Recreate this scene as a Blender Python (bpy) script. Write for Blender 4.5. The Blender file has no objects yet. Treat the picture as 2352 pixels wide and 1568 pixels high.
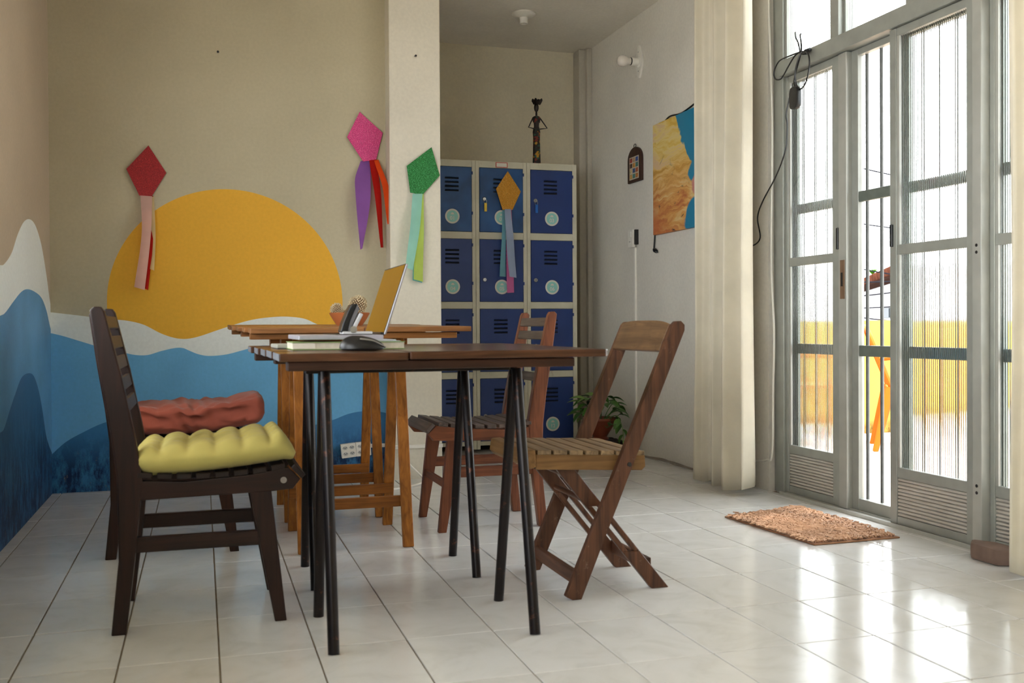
import bpy, bmesh, math, random
from mathutils import Vector, Matrix
import numpy as np
random.seed(7); rng = np.random.default_rng(7)
SC = bpy.context.scene
COL = SC.collection
PI = math.pi

# ------------------------------------------------------------------ camera, world, exposure
EYE = Vector((0.0, 0.0, 0.82))
FPX, CXP, CYP = 2315.69, 1176.0, 771.41          # focal length and principal point for a 2352 x 1568 frame
YAW, PITCH, ROLL = -0.298629, -0.010101, -0.005589
_f = Vector((-math.sin(YAW) * math.cos(PITCH), math.cos(YAW) * math.cos(PITCH), math.sin(PITCH)))
_r0 = Vector((math.cos(YAW), math.sin(YAW), 0)); _u0 = _r0.cross(_f)
_r = math.cos(ROLL) * _r0 + math.sin(ROLL) * _u0
_u = -math.sin(ROLL) * _r0 + math.cos(ROLL) * _u0
cam_d = bpy.data.cameras.new('camera'); cam = bpy.data.objects.new('camera', cam_d); COL.objects.link(cam)
M = Matrix((( _r.x, _u.x, -_f.x, EYE.x), (_r.y, _u.y, -_f.y, EYE.y), (_r.z, _u.z, -_f.z, EYE.z), (0, 0, 0, 1)))
cam.matrix_world = M
cam_d.sensor_width = 36.0; cam_d.sensor_fit = 'HORIZONTAL'
cam_d.lens = FPX * 36.0 / 2352.0
cam_d.shift_y = (CYP - 784.0) / 2352.0
cam_d.clip_start = 0.05
cam_d.dof.use_dof = True; cam_d.dof.focus_distance = 5.3; cam_d.dof.aperture_fstop = 5.6
SC.camera = cam

world = bpy.data.worlds.new('overcast_sky'); SC.world = world; world.use_nodes = True
bg = world.node_tree.nodes['Background']
bg.inputs['Color'].default_value = (0.93, 0.97, 1.0, 1); bg.inputs['Strength'].default_value = 4.0
sun_d = bpy.data.lights.new('sun', 'SUN'); sun_d.energy = 7.0; sun_d.angle = math.radians(3.0); sun_d.color = (1.0, 0.95, 0.86)
sun = bpy.data.objects.new('sun', sun_d); COL.objects.link(sun)
sun.rotation_euler = Vector((0.01, 0.28, -1.0)).to_track_quat('-Z', 'Y').to_euler()      # from behind the viewpoint, over the roof, on to the patio
SC.view_settings.view_transform = 'Standard'; SC.view_settings.look = 'None'
SC.view_settings.exposure = 1.3; SC.view_settings.gamma = 1.0
SC.view_settings.use_curve_mapping = False
SC.cycles.max_bounces = 8; SC.cycles.glossy_bounces = 3; SC.cycles.transmission_bounces = 6; SC.cycles.caustics_reflective = False

def at_y(px, py, Y):
    d = (px - CXP) / FPX * _r - (py - CYP) / FPX * _u + _f
    return EYE + d * (Y / d.y)
def at_x(px, py, X):
    d = (px - CXP) / FPX * _r - (py - CYP) / FPX * _u + _f
    return EYE + d * (X / d.x)
def at_z(px, py, Z):
    d = (px - CXP) / FPX * _r - (py - CYP) / FPX * _u + _f
    return EYE + d * ((Z - EYE.z) / d.z)

# ------------------------------------------------------------------ materials
MATS = {}
def srgb(r, g, b):
    def c(v):
        v /= 255.0
        return v / 12.92 if v <= 0.04045 else ((v + 0.055) / 1.055) ** 2.4
    return (c(r), c(g), c(b), 1.0)
def new_mat(name):
    m = bpy.data.materials.new(name); m.use_nodes = True
    nt = m.node_tree
    return m, nt, nt.nodes['Principled BSDF']
def ramp(nt, fac, stops):
    r = nt.nodes.new('ShaderNodeValToRGB'); e = r.color_ramp.elements
    while len(e) > 1: e.remove(e[-1])
    e[0].position, e[0].color = stops[0]
    for p, c in stops[1:]:
        n = e.new(p); n.color = c
    nt.links.new(fac, r.inputs['Fac']); return r.outputs['Color']
def coords(nt, scale=(1, 1, 1), rnd=True):
    tc = nt.nodes.new('ShaderNodeTexCoord'); mp = nt.nodes.new('ShaderNodeMapping')
    mp.inputs['Scale'].default_value = scale
    nt.links.new(tc.outputs['Object'], mp.inputs['Vector'])
    if rnd:
        oi = nt.nodes.new('ShaderNodeObjectInfo'); mu = nt.nodes.new('ShaderNodeMath'); mu.operation = 'MULTIPLY'
        mu.inputs[1].default_value = 37.0
        nt.links.new(oi.outputs['Random'], mu.inputs[0]); nt.links.new(mu.outputs[0], mp.inputs['Location'])
    return mp.outputs['Vector']
def noise(nt, vec, scale, detail=2, rough=0.55, dist=0.0):
    n = nt.nodes.new('ShaderNodeTexNoise')
    n.inputs['Scale'].default_value = scale; n.inputs['Detail'].default_value = detail
    n.inputs['Roughness'].default_value = rough; n.inputs['Distortion'].default_value = dist
    if vec is not None: nt.links.new(vec, n.inputs['Vector'])
    return n.outputs['Fac']
def bump(nt, bs, fac, strength=0.2, dist=0.002):
    b = nt.nodes.new('ShaderNodeBump'); b.inputs['Strength'].default_value = strength; b.inputs['Distance'].default_value = dist
    nt.links.new(fac, b.inputs['Height']); nt.links.new(b.outputs['Normal'], bs.inputs['Normal'])
def mix(nt, fac, a, b, mode='MIX'):
    m = nt.nodes.new('ShaderNodeMix'); m.data_type = 'RGBA'; m.blend_type = mode
    for s, v in ((m.inputs[0], fac), (m.inputs[6], a), (m.inputs[7], b)):
        if isinstance(v, (tuple, list, float, int)): s.default_value = v
        else: nt.links.new(v, s)
    return m.outputs[2]
def math_n(nt, op, a, b=None, c=None, clamp=False):
    m = nt.nodes.new('ShaderNodeMath'); m.operation = op; m.use_clamp = clamp
    for i, v in enumerate((a, b, c)):
        if v is None: continue
        if isinstance(v, (float, int)): m.inputs[i].default_value = v
        else: nt.links.new(v, m.inputs[i])
    return m.outputs[0]
def shade(c, k): return (c[0] * k, c[1] * k, c[2] * k, 1)

def plain(name, col, rough=0.5, metal=0.0, var=0.12, scale=30, bmp=0.0, spec=0.5, bscale=None):
    if name in MATS: return MATS[name]
    m, nt, bs = new_mat(name)
    v = coords(nt)
    n = noise(nt, v, scale)
    nt.links.new(ramp(nt, n, [(0.25, shade(col, 1 - var)), (0.75, shade(col, 1 + var * 0.6))]), bs.inputs['Base Color'])
    bs.inputs['Roughness'].default_value = rough; bs.inputs['Metallic'].default_value = metal
    bs.inputs['Specular IOR Level'].default_value = spec
    if bmp: bump(nt, bs, noise(nt, v, bscale or scale * 4), bmp)
    MATS[name] = m; return m
def wood(name, dark, light, axis='x', rough=0.42, grain=1.0, wear=None):
    key = name + '_' + axis
    if key in MATS: return MATS[key]
    m, nt, bs = new_mat(key)
    s = [26.0 * grain] * 3; s['xyz'.index(axis)] = 1.6 * grain
    v = coords(nt, s)
    n1 = noise(nt, v, 1.6, 3, 0.6, 1.2)
    col = ramp(nt, n1, [(0.28, dark), (0.5, tuple((a + b) / 2 for a, b in zip(dark, light))), (0.72, light)])
    v2 = coords(nt, (1, 1, 1)); n2 = noise(nt, v2, 9, 2)
    col = mix(nt, 0.55, col, ramp(nt, n2, [(0.3, (0.55, 0.55, 0.55, 1)), (0.7, (1.15, 1.15, 1.15, 1))]), 'MULTIPLY')
    if wear:
        n3 = noise(nt, v2, 34, 6, 0.7)
        col = mix(nt, ramp(nt, n3, [(0.62, (0, 0, 0, 1)), (0.72, (1, 1, 1, 1))]), col, wear)
    nt.links.new(col, bs.inputs['Base Color'])
    bs.inputs['Roughness'].default_value = rough; bs.inputs['Specular IOR Level'].default_value = 0.35
    bump(nt, bs, n1, 0.25, 0.0015)
    MATS[key] = m; return m

def plaster(name, col, stain=0.0, rough=0.62, streak=0.10, mold=None, spec=0.35):
    if name in MATS: return MATS[name]
    m, nt, bs = new_mat(name)
    v = coords(nt, rnd=False)
    big = noise(nt, v, 1.3, 3, 0.6)
    c = ramp(nt, big, [(0.3, shade(col, 1 - streak)), (0.7, shade(col, 1 + streak * 0.5))])
    fine = noise(nt, v, 60, 1)
    c = mix(nt, 0.12, c, ramp(nt, fine, [(0.3, (0.6, 0.6, 0.6, 1)), (0.7, (1.1, 1.1, 1.1, 1))]), 'MULTIPLY')
    if mold:                                     # damp peeling paint towards the foot of the wall
        tc = nt.nodes.new('ShaderNodeTexCoord'); sp = nt.nodes.new('ShaderNodeSeparateXYZ')
        nt.links.new(tc.outputs['Object'], sp.inputs[0])
        h = math_n(nt, 'SUBTRACT', mold[1], sp.outputs[2])
        h = math_n(nt, 'MULTIPLY', h, mold[2], clamp=True)
        vs = coords(nt, (7, 7, 3), rnd=False)
        n2 = noise(nt, vs, 2.2, 6, 0.75)
        f = math_n(nt, 'MULTIPLY', h, ramp_fac(nt, n2, 0.40, 0.56))
        c = mix(nt, f, c, mold[0])
        n3 = noise(nt, vs, 6.0, 6, 0.8)
        f2 = math_n(nt, 'MULTIPLY', h, ramp_fac(nt, n3, 0.60, 0.66))
        c = mix(nt, f2, c, (0.16, 0.17, 0.18, 1))
    nt.links.new(c, bs.inputs['Base Color'])
    bs.inputs['Roughness'].default_value = rough
    bs.inputs['Specular IOR Level'].default_value = spec
    bump(nt, bs, fine, 0.12, 0.003)
    MATS[name] = m; return m
def ramp_fac(nt, fac, a, b):
    return math_n(nt, 'MULTIPLY', math_n(nt, 'SUBTRACT', fac, a), 1.0 / (b - a), clamp=True)

def fabric(name, col, rough=0.9, transl=0.0, scale=300, var=0.1):
    if name in MATS: return MATS[name]
    m, nt, bs = new_mat(name)
    v = coords(nt)
    n = noise(nt, v, 6, 4)
    c = ramp(nt, n, [(0.3, shade(col, 1 - var)), (0.7, shade(col, 1 + var))])
    nt.links.new(c, bs.inputs['Base Color']); bs.inputs['Roughness'].default_value = rough
    bs.inputs['Specular IOR Level'].default_value = 0.15
    bs.inputs['Sheen Weight'].default_value = 0.15
    bump(nt, bs, noise(nt, v, scale, 2), 0.25, 0.0006)
    if transl:
        t = nt.nodes.new('ShaderNodeBsdfTranslucent'); nt.links.new(c, t.inputs['Color'])
        mx = nt.nodes.new('ShaderNodeMixShader'); mx.inputs[0].default_value = transl
        out = nt.nodes['Material Output']
        nt.links.new(bs.outputs[0], mx.inputs[1]); nt.links.new(t.outputs[0], mx.inputs[2]); nt.links.new(mx.outputs[0], out.inputs['Surface'])
    MATS[name] = m; return m
def glitter(name, col, spark):
    if name in MATS: return MATS[name]
    m, nt, bs = new_mat(name)
    v = coords(nt)
    vo = nt.nodes.new('ShaderNodeTexVoronoi'); vo.inputs['Scale'].default_value = 900
    nt.links.new(v, vo.inputs['Vector'])
    sp = nt.nodes.new('ShaderNodeSeparateColor'); nt.links.new(vo.outputs['Color'], sp.inputs[0])
    c = ramp(nt, sp.outputs[0], [(0.0, shade(col, 0.55)), (0.6, col), (0.82, shade(col, 1.4)), (0.97, spark)])
    nt.links.new(c, bs.inputs['Base Color'])
    bs.inputs['Roughness'].default_value = 0.4; bs.inputs['Metallic'].default_value = 0.25
    b = nt.nodes.new('ShaderNodeBump'); b.inputs['Strength'].default_value = 0.5; b.inputs['Distance'].default_value = 0.001
    nt.links.new(sp.outputs[1], b.inputs['Height']); nt.links.new(b.outputs['Normal'], bs.inputs['Normal'])
    MATS[name] = m; return m
def glass(name, tint=(0.93, 0.98, 0.95, 1), rough=0.0):
    if name in MATS: return MATS[name]
    m, nt, bs = new_mat(name)
    bs.inputs['Base Color'].default_value = tint; bs.inputs['Roughness'].default_value = rough
    bs.inputs['Transmission Weight'].default_value = 1.0; bs.inputs['IOR'].default_value = 1.45
    n = noise(nt, coords(nt), 8, 2)                     # slightly uneven cast glass
    bump(nt, bs, n, 0.03, 0.001)
    MATS[name] = m; return m

# ------------------------------------------------------------------ mesh builder
class MB:
    def __init__(self): self.v, self.f, self.m = [], [], []
    def add(self, verts, faces, m=0):
        o = len(self.v); self.v += [tuple(p) for p in verts]
        self.f += [tuple(i + o for i in f) for f in faces]; self.m += [m] * len(faces); return self
    def box(self, x0, x1, y0, y1, z0, z1, m=0):
        vs = [(x, y, z) for z in (z0, z1) for y in (y0, y1) for x in (x0, x1)]
        return self.add(vs, [(0, 2, 3, 1), (4, 5, 7, 6), (0, 1, 5, 4), (2, 6, 7, 3), (0, 4, 6, 2), (1, 3, 7, 5)], m)
    def prism(self, poly, axis, a0, a1, m=0):
        """extrude a 2d polygon along an axis: 'y' takes (x,z), 'x' takes (y,z), 'z' takes (x,y)"""
        def P(p, a): return {'y': (p[0], a, p[1]), 'x': (a, p[0], p[1]), 'z': (p[0], p[1], a)}[axis]
        n = len(poly); vs = [P(p, a0) for p in poly] + [P(p, a1) for p in poly]
        fs = [tuple(range(n - 1, -1, -1)), tuple(range(n, 2 * n))] + [(i, (i + 1) % n, n + (i + 1) % n, n + i) for i in range(n)]
        return self.add(vs, fs, m)
    def beam(self, p0, p1, w, h, up=(0, 0, 1), m=0):
        p0, p1 = Vector(p0), Vector(p1); d = (p1 - p0).normalized(); up = Vector(up)
        s = d.cross(up).normalized() * (w / 2); t = s.cross(d).normalized() * (h / 2)
        vs = [p + a * s + b * t for p in (p0, p1) for b in (-1, 1) for a in (-1, 1)]
        return self.add(vs, [(0, 2, 3, 1), (4, 5, 7, 6), (0, 1, 5, 4), (2, 6, 7, 3), (0, 4, 6, 2), (1, 3, 7, 5)], m)
    def tube(self, path, r, n=8, m=0, cap=True):
        path = [Vector(p) for p in path]; k = len(path)
        rs = r if isinstance(r, (list, tuple)) else [r] * k
        ref = None; vs = []
        for i, p in enumerate(path):
            d = (path[min(i + 1, k - 1)] - path[max(i - 1, 0)]).normalized()
            if ref is None:
                ref = Vector((0, 0, 1)) if abs(d.z) < 0.9 else Vector((1, 0, 0))
            a = (ref - d * ref.dot(d)).normalized(); ref = a; b = d.cross(a)
            vs += [p + rs[i] * (math.cos(t) * a + math.sin(t) * b) for t in [2 * PI * j / n for j in range(n)]]
        fs = [(i * n + j, i * n + (j + 1) % n, (i + 1) * n + (j + 1) % n, (i + 1) * n + j) for i in range(k - 1) for j in range(n)]
        if cap: fs += [tuple(range(n - 1, -1, -1)), tuple(range((k - 1) * n, k * n))]
        return self.add(vs, fs, m)
    def lathe(self, prof, c=(0, 0, 0), n=24, axis='z', m=0):
        vs = []
        for r, h in prof:
            for j in range(n):
                t = 2 * PI * j / n; a, b = r * math.cos(t), r * math.sin(t)
                vs.append({'z': (c[0] + a, c[1] + b, c[2] + h), 'y': (c[0] + a, c[1] + h, c[2] - b), 'x': (c[0] + h, c[1] + a, c[2] + b)}[axis])
        k = len(prof)
        fs = [(i * n + j, i * n + (j + 1) % n, (i + 1) * n + (j + 1) % n, (i + 1) * n + j) for i in range(k - 1) for j in range(n)]
        fs += [tuple(range(n - 1, -1, -1)), tuple(range((k - 1) * n, k * n))]
        return self.add(vs, fs, m)
    def grid(self, fn, nu, nv, m=0, closed_u=False):
        vs = [fn(i / (nu if closed_u else nu - 1), j / (nv - 1)) for j in range(nv) for i in range(nu)]
        fs = []
        for j in range(nv - 1):
            for i in range(nu if closed_u else nu - 1):
                i2 = (i + 1) % nu
                fs.append((j * nu + i, j * nu + i2, (j + 1) * nu + i2, (j + 1) * nu + i))
        return self.add(vs, fs, m)
    def disc(self, c, r, axis='y', n=28, d=0.001, m=0):
        return self.lathe([(r, 0), (r, d)], c, n, axis, m)
    def mesh(self, name, mats, bevel=0.0, smooth=False, org=(0, 0, 0), weld=0.0, solid=0.0):
        me = bpy.data.meshes.new(name); o = Vector(org)
        me.from_pydata([tuple(Vector(p) - o) for p in self.v], [], self.f)
        mats = mats if isinstance(mats, (list, tuple)) else [mats]
        for mt in mats: me.materials.append(mt)
        me.polygons.foreach_set('material_index', self.m)
        bm = bmesh.new(); bm.from_mesh(me)
        if weld: bmesh.ops.remove_doubles(bm, verts=bm.verts, dist=weld)
        if solid: bmesh.ops.solidify(bm, geom=bm.faces[:], thickness=solid)
        bmesh.ops.recalc_face_normals(bm, faces=bm.faces)
        if bevel:
            es = [e for e in bm.edges if len(e.link_faces) == 2 and e.calc_face_angle(0) > 0.5]
            bmesh.ops.bevel(bm, geom=es, offset=bevel, segments=1 if bevel < 0.003 else 2, affect='EDGES', profile=0.6, clamp_overlap=True)
        if smooth:
            for f in bm.faces: f.smooth = True
            ang = smooth if smooth is not True else 0.7
            for e in bm.edges:
                if len(e.link_faces) == 2 and e.calc_face_angle(0) > ang: e.smooth = False
        bm.to_mesh(me); bm.free(); return me
    def build(self, name, mats, parent=None, world=True, org=None, **kw):
        """one mesh object. world=True: coordinates are world ones, moved into the (unrotated) parent's space"""
        if parent is not None and world:
            base = parent.location if parent.parent is None else parent.location + parent.parent.location
            org = base
        me = self.mesh(name, mats, org=org or (0, 0, 0), **kw)
        return link(name, me, parent, loc=(org if parent is None and org else (0, 0, 0)))
def link(name, me, parent=None, loc=(0, 0, 0), rot=(0, 0, 0)):
    o = bpy.data.objects.new(name, me); COL.objects.link(o); o.parent = parent
    o.location = loc; o.rotation_euler = rot; return o
def tag(o, label, cat, group=None, kind=None):
    o['label'] = label; o['category'] = cat
    if group: o['group'] = group
    if kind: o['kind'] = kind
    return o
def thing(name, label, cat, loc=(0, 0, 0), rotz=0, group=None):
    o = link(name, None, None, loc, (0, 0, rotz)); return tag(o, label, cat, group)
def struct(o, label=None):
    o['kind'] = 'structure'
    if label: o['label'] = label
    return o
def copy_tree(root, loc, rotz, label):
    def cp(o, par):
        c = o.copy(); COL.objects.link(c); c.parent = par
        for ch in [x for x in bpy.data.objects if x.parent == o]: cp(ch, c)
        return c
    r = cp(root, None); r.location = loc; r.rotation_euler = (0, 0, rotz); r['label'] = label; return r
def smoothstep(a, b, x):
    t = min(1, max(0, (x - a) / (b - a))); return t * t * (3 - 2 * t)
def interp(pts, x):
    """smooth curve through (x, y) points"""
    xs = [p[0] for p in pts]; ys = [p[1] for p in pts]
    if x <= xs[0]: return ys[0]
    if x >= xs[-1]: return ys[-1]
    i = max(k for k in range(len(xs)) if xs[k] <= x); i = min(i, len(xs) - 2)
    def slope(k):
        a, b = max(k - 1, 0), min(k + 1, len(xs) - 1)
        return (ys[b] - ys[a]) / (xs[b] - xs[a])
    h = xs[i + 1] - xs[i]; t = (x - xs[i]) / h
    return ((2*t**3 - 3*t**2 + 1) * ys[i] + (t**3 - 2*t**2 + t) * h * slope(i) + (-2*t**3 + 3*t**2) * ys[i+1] + (t**3 - t**2) * h * slope(i+1))
def spline(pts, n=8):
    P = [Vector(p) for p in pts]; out = []
    for i in range(len(P) - 1):
        p0, p1, p2, p3 = P[max(i - 1, 0)], P[i], P[i + 1], P[min(i + 2, len(P) - 1)]
        for k in range(n):
            t = k / n
            out.append(0.5 * ((2 * p1) + (p2 - p0) * t + (2*p0 - 5*p1 + 4*p2 - p3) * t*t + (3*p1 - p0 - 3*p2 + p3) * t**3))
    out.append(P[-1]); return out

# ------------------------------------------------------------------ the room
XL, XR, YB, YA, ZC = -0.715, 2.67, 5.45, 6.86, 2.79
CXL, CXR, CY0 = 0.964, 1.242, 5.33
YREAR = -1.6
Y_OP0, Y_OP1 = 1.70, 4.375           # the glazed opening in the door wall
beige = plaster('paint_beige', srgb(194, 184, 156))
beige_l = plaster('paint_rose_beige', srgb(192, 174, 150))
ceil_m = plaster('paint_ceiling', srgb(238, 232, 220))
white_m = plaster('mural_white', srgb(234, 238, 234), streak=0.05)
yellow_m = plaster('mural_yellow', srgb(236, 178, 52), streak=0.05)
blue_m = plaster('mural_blue', srgb(112, 182, 228), streak=0.16, mold=(srgb(20, 60, 104), 0.10, 9.0))
dark_m = plaster('mural_dark_blue', srgb(62, 126, 178), streak=0.14, mold=(srgb(12, 46, 86), 0.30, 5.0))
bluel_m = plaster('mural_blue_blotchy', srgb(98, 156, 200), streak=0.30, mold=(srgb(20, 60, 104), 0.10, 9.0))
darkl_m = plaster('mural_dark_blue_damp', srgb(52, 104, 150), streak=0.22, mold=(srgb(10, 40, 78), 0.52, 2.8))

# floor: grout bed with single tiles
grout = plain('grout', srgb(128, 112, 88), 0.8, var=0.3, scale=20)
fm = MB(); fm.box(XL - 0.12, XR + 0.14, YREAR - 0.12, YA + 0.12, -0.06, -0.0045)
floor = struct(fm.build('floor', grout), 'white ceramic tile floor with brown grout lines')
def tile_mat():
    m, nt, bs = new_mat('white_ceramic')
    oi = nt.nodes.new('ShaderNodeObjectInfo')
    v = coords(nt, (1.0, 1.0, 1.0))
    n = noise(nt, v, 5.5, 4, 0.6, 1.6)
    c = ramp(nt, n, [(0.30, srgb(218, 218, 215)), (0.50, srgb(227, 227, 225)), (0.75, srgb(231, 231, 230))])
    c = mix(nt, 0.5, c, ramp(nt, oi.outputs['Random'], [(0, (0.93, 0.92, 0.90, 1)), (1, (1.0, 1.0, 1.0, 1))]), 'MULTIPLY')
    nt.links.new(c, bs.inputs['Base Color'])
    r = nt.nodes.new('ShaderNodeMapRange'); nt.links.new(noise(nt, v, 9, 2), r.inputs['Value'])
    r.inputs['From Min'].default_value = 0.3; r.inputs['From Max'].default_value = 0.7
    r.inputs['To Min'].default_value = 0.10; r.inputs['To Max'].default_value = 0.20
    nt.links.new(r.outputs['Result'], bs.inputs['Roughness'])
    bump(nt, bs, noise(nt, v, 11, 1), 0.06, 0.004)
    return m
tile_m = tile_mat()
TX0, TW, TY0, TH = 0.0356, 0.23584, 2.2523, 0.34911
tile_cache = {}
def tile_mesh(w, d):
    k = (round(w, 3), round(d, 3))
    if k not in tile_cache:
        b = MB(); b.box(-w / 2, w / 2, -d / 2, d / 2, -0.012, 0)
        tile_cache[k] = b.mesh('tile', tile_m, bevel=0.0012)
    return tile_cache[k]
GAP = 0.0042
for i in range(-4, 12):
    for j in range(-5, 12):
        x0, x1 = TX0 + i * TW + GAP / 2, TX0 + (i + 1) * TW - GAP / 2
        y0, y1 = TY0 + j * TH + GAP / 2, TY0 + (j + 1) * TH - GAP / 2
        x0, x1 = max(x0, XL), min(x1, XR + 0.005)
        ymax = YB if (x0 + x1) / 2 < CXL else (CY0 if (x0 + x1) / 2 < CXR else YA)
        y1 = min(y1, ymax)
        if x1 - x0 < 0.02 or y1 - y0 < 0.02 or y0 > 6.32: continue
        t = link('tile', tile_mesh(x1 - x0, y1 - y0), floor, ((x0 + x1) / 2, (y0 + y1) / 2, random.uniform(-0.0006, 0.0004)))
        t.rotation_euler = (random.gauss(0, 0.0011), random.gauss(0, 0.0011), 0)

# the back mural wall: one mesh, its painted fields cut along the brush lines
def mural(name, fields, umin, umax, ztop, place, mats, extra=(), n=260, holes=(), hz=None):
    """fields: list of functions z(u), from the top down; mats one more than fields"""
    us = sorted(set([umin + (umax - umin) * k / n for k in range(n + 1)] + [e for e in extra if umin < e < umax]))
    b = MB()
    for a, c in zip(us[:-1], us[1:]):
        za = [ztop] + [min(max(f(a), 0.0), ztop) for f in fields] + [0.0]
        zc = [ztop] + [min(max(f(c), 0.0), ztop) for f in fields] + [0.0]
        for k in range(1, len(za)): za[k] = min(za[k], za[k - 1]); zc[k] = min(zc[k], zc[k - 1])
        for k in range(len(za) - 1):
            if za[k] - za[k + 1] < 1e-6 and zc[k] - zc[k + 1] < 1e-6: continue
            parts = [(lambda z: z)]
            if any(h[0] - 1e-6 <= a and c <= h[1] + 1e-6 for h in holes): parts = [lambda z: min(z, hz[0]), lambda z: max(z, hz[1])]
            for g in parts:
                if g(za[k]) - g(za[k + 1]) < 1e-6 and g(zc[k]) - g(zc[k + 1]) < 1e-6: continue
                b.add([place(a, g(za[k + 1])), place(c, g(zc[k + 1])), place(c, g(zc[k])), place(a, g(za[k]))], [(0, 1, 2, 3)], k)
    return b
def curve_y(pts): return [((p := at_y(x, y, YB)).x, p.z) for x, y in pts]
def curve_x(pts): return sorted(((p := at_x(x, y, XL)).y, p.z) for x, y in pts)
w_top = curve_y([(118, 717), (187, 725), (250, 733), (290, 736), (330, 745.5), (370, 765.6), (402, 776), (428, 778), (455, 773), (491, 761), (536, 746), (580, 734), (625, 728), (661, 727), (700, 732), (730, 745), (765, 757), (800, 763), (850, 758), (898, 748)])
b_top = curve_y([(118, 765), (143, 771), (196, 787), (240, 800), (286, 810), (312, 815), (339, 815), (370, 806), (402, 799), (420, 799), (437, 806), (455, 813), (478, 817), (518, 814), (558, 804), (580, 798), (604, 793), (640, 797), (690, 812), (740, 818), (800, 810), (850, 803), (898, 806)])
d_top = curve_y([(118, 1044), (151, 1015), (192, 992), (238, 971), (300, 957), (360, 953), (430, 957), (520, 971), (600, 985), (645, 986), (725, 975), (765, 964), (801, 950), (837, 944), (877, 946), (898, 952)])
SX, SZ, SR = 0.1355, 0.948, 0.590
fw_ = lambda u: interp(w_top, u); fb_ = lambda u: interp(b_top, u); fd_ = lambda u: interp(d_top, u)
def fsun(u):
    d = abs(u - SX)
    return fw_(u) if d >= SR else max(fw_(u), SZ + math.sqrt(SR * SR - d * d))
def fsun_low(u):                                   # beige shows again under the widest part outside the disc
    return fw_(u)
ext = [SX - SR + SR * (1 - math.cos(k * PI / 60)) for k in range(61)]
mb = mural('wall_back', [fsun, fsun_low, fb_, fd_], XL, CXL, ZC, lambda u, z: (u, YB, z), None, ext)
mb.box(XL, CXL, YB + 0.001, YB + 0.12, -0.02, ZC, 0); mb.box(XL, CXL, YB, YB + 0.12, -0.02, 0.0, 4)
wall_back = struct(mb.build('wall_back', [beige, yellow_m, white_m, blue_m, dark_m]), 'beige wall painted with a yellow sun over blue waves')

lw_top = curve_x([(0, 609), (9, 607), (27, 580), (40, 540), (53.6, 511), (65, 503), (76, 509), (85, 527), (96, 567), (107, 634), (114, 687), (120, 719)])
lb_top = curve_x([(0, 725), (11, 719), (31, 692), (49, 670), (62.5, 664), (80, 670), (96, 685), (107, 714), (115, 750), (120, 766)])
ld_top = curve_x([(0, 994), (9, 985), (23, 940), (36, 902), (49, 868), (65, 857), (78, 864), (89, 897), (98, 945), (106, 1000), (119, 1040)])
def wavy(pts, per, amp):
    y0, z0 = pts[0]
    def f(u):
        if u >= y0: return interp(pts, u)
        return z0 + amp * (1 - math.cos((y0 - u) * 2 * PI / per)) * 0.5
    return f
WINS = ((2.10, 3.82), (-1.4, 1.75)); WZ0, WZ1 = 0.82, 1.95        # out of view: far window inferred from locker shadow, near one added as fill
mb = mural('wall_left', [wavy(lw_top, 1.3, 0.22), wavy(lb_top, 1.5, 0.2), wavy(ld_top, 1.2, 0.25)], YREAR, YB, ZC, lambda u, z: (XL, u, z), None, n=420, holes=WINS, hz=(WZ0, WZ1), extra=[e for w in WINS for e in w])
ye = [YREAR] + [e for w in reversed(WINS) for e in w] + [YB + 0.12]
for k in range(0, len(ye), 2): mb.box(XL - 0.12, XL - 0.001, ye[k], ye[k + 1], -0.02, ZC, 0)
for w in WINS: mb.box(XL - 0.12, XL - 0.001, w[0], w[1], -0.02, WZ0, 0); mb.box(XL - 0.12, XL - 0.001, w[0], w[1], WZ1, ZC, 0)
mb.box(XL - 0.12, XL, YREAR, YB, -0.02, 0.0, 3)
struct(mb.build('wall_left', [beige_l, white_m, bluel_m, darkl_m]), 'side wall painted with white and blue peaks, damp at its foot')

b = MB(); b.box(CXL, CXR, CY0, YA, -0.02, ZC)
struct(b.build('wall_column', plaster('paint_column', srgb(222, 215, 198)), bevel=0.006), 'pale plastered column beside the lockers')
b = MB(); b.box(CXR, XR + 0.12, YA, YA + 0.12, -0.02, ZC)
struct(b.build('wall_alcove', plaster('paint_alcove', srgb(232, 222, 196))), 'beige wall behind the lockers')
wall_r_m = plaster('paint_door_wall', srgb(238, 233, 222))
b = MB(); b.box(XR, XR + 0.14, Y_OP1, YA + 0.12, -0.02, ZC); b.box(XR, XR + 0.14, YREAR, Y_OP0, -0.02, ZC); b.box(XR, XR + 0.14, Y_OP0, Y_OP1, 2.72, ZC)
struct(b.build('wall_right', wall_r_m), 'off-white wall with the glazed doors')
b = MB(); b.box(XL - 0.12, XR + 0.14, YREAR - 0.12, YREAR, -0.02, ZC)
struct(b.build('wall_rear', beige), 'beige wall behind the viewpoint')
b = MB(); b.box(XL - 0.12, XR + 0.14, YREAR - 0.12, YA + 0.12, ZC, ZC + 0.1)
struct(b.build('ceiling', ceil_m), 'plain cream ceiling')
# boxed pipe in the alcove corner
b = MB(); b.box(2.585, XR, 6.74, YA, 0, ZC - 0.002); b.box(2.632, XR, 6.70, 6.74, 0, ZC - 0.002)
struct(b.build('trim_1', plaster('paint_pipe', srgb(200, 193, 178)), bevel=0.008), 'boxed pipe in the corner by the lockers')

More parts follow.
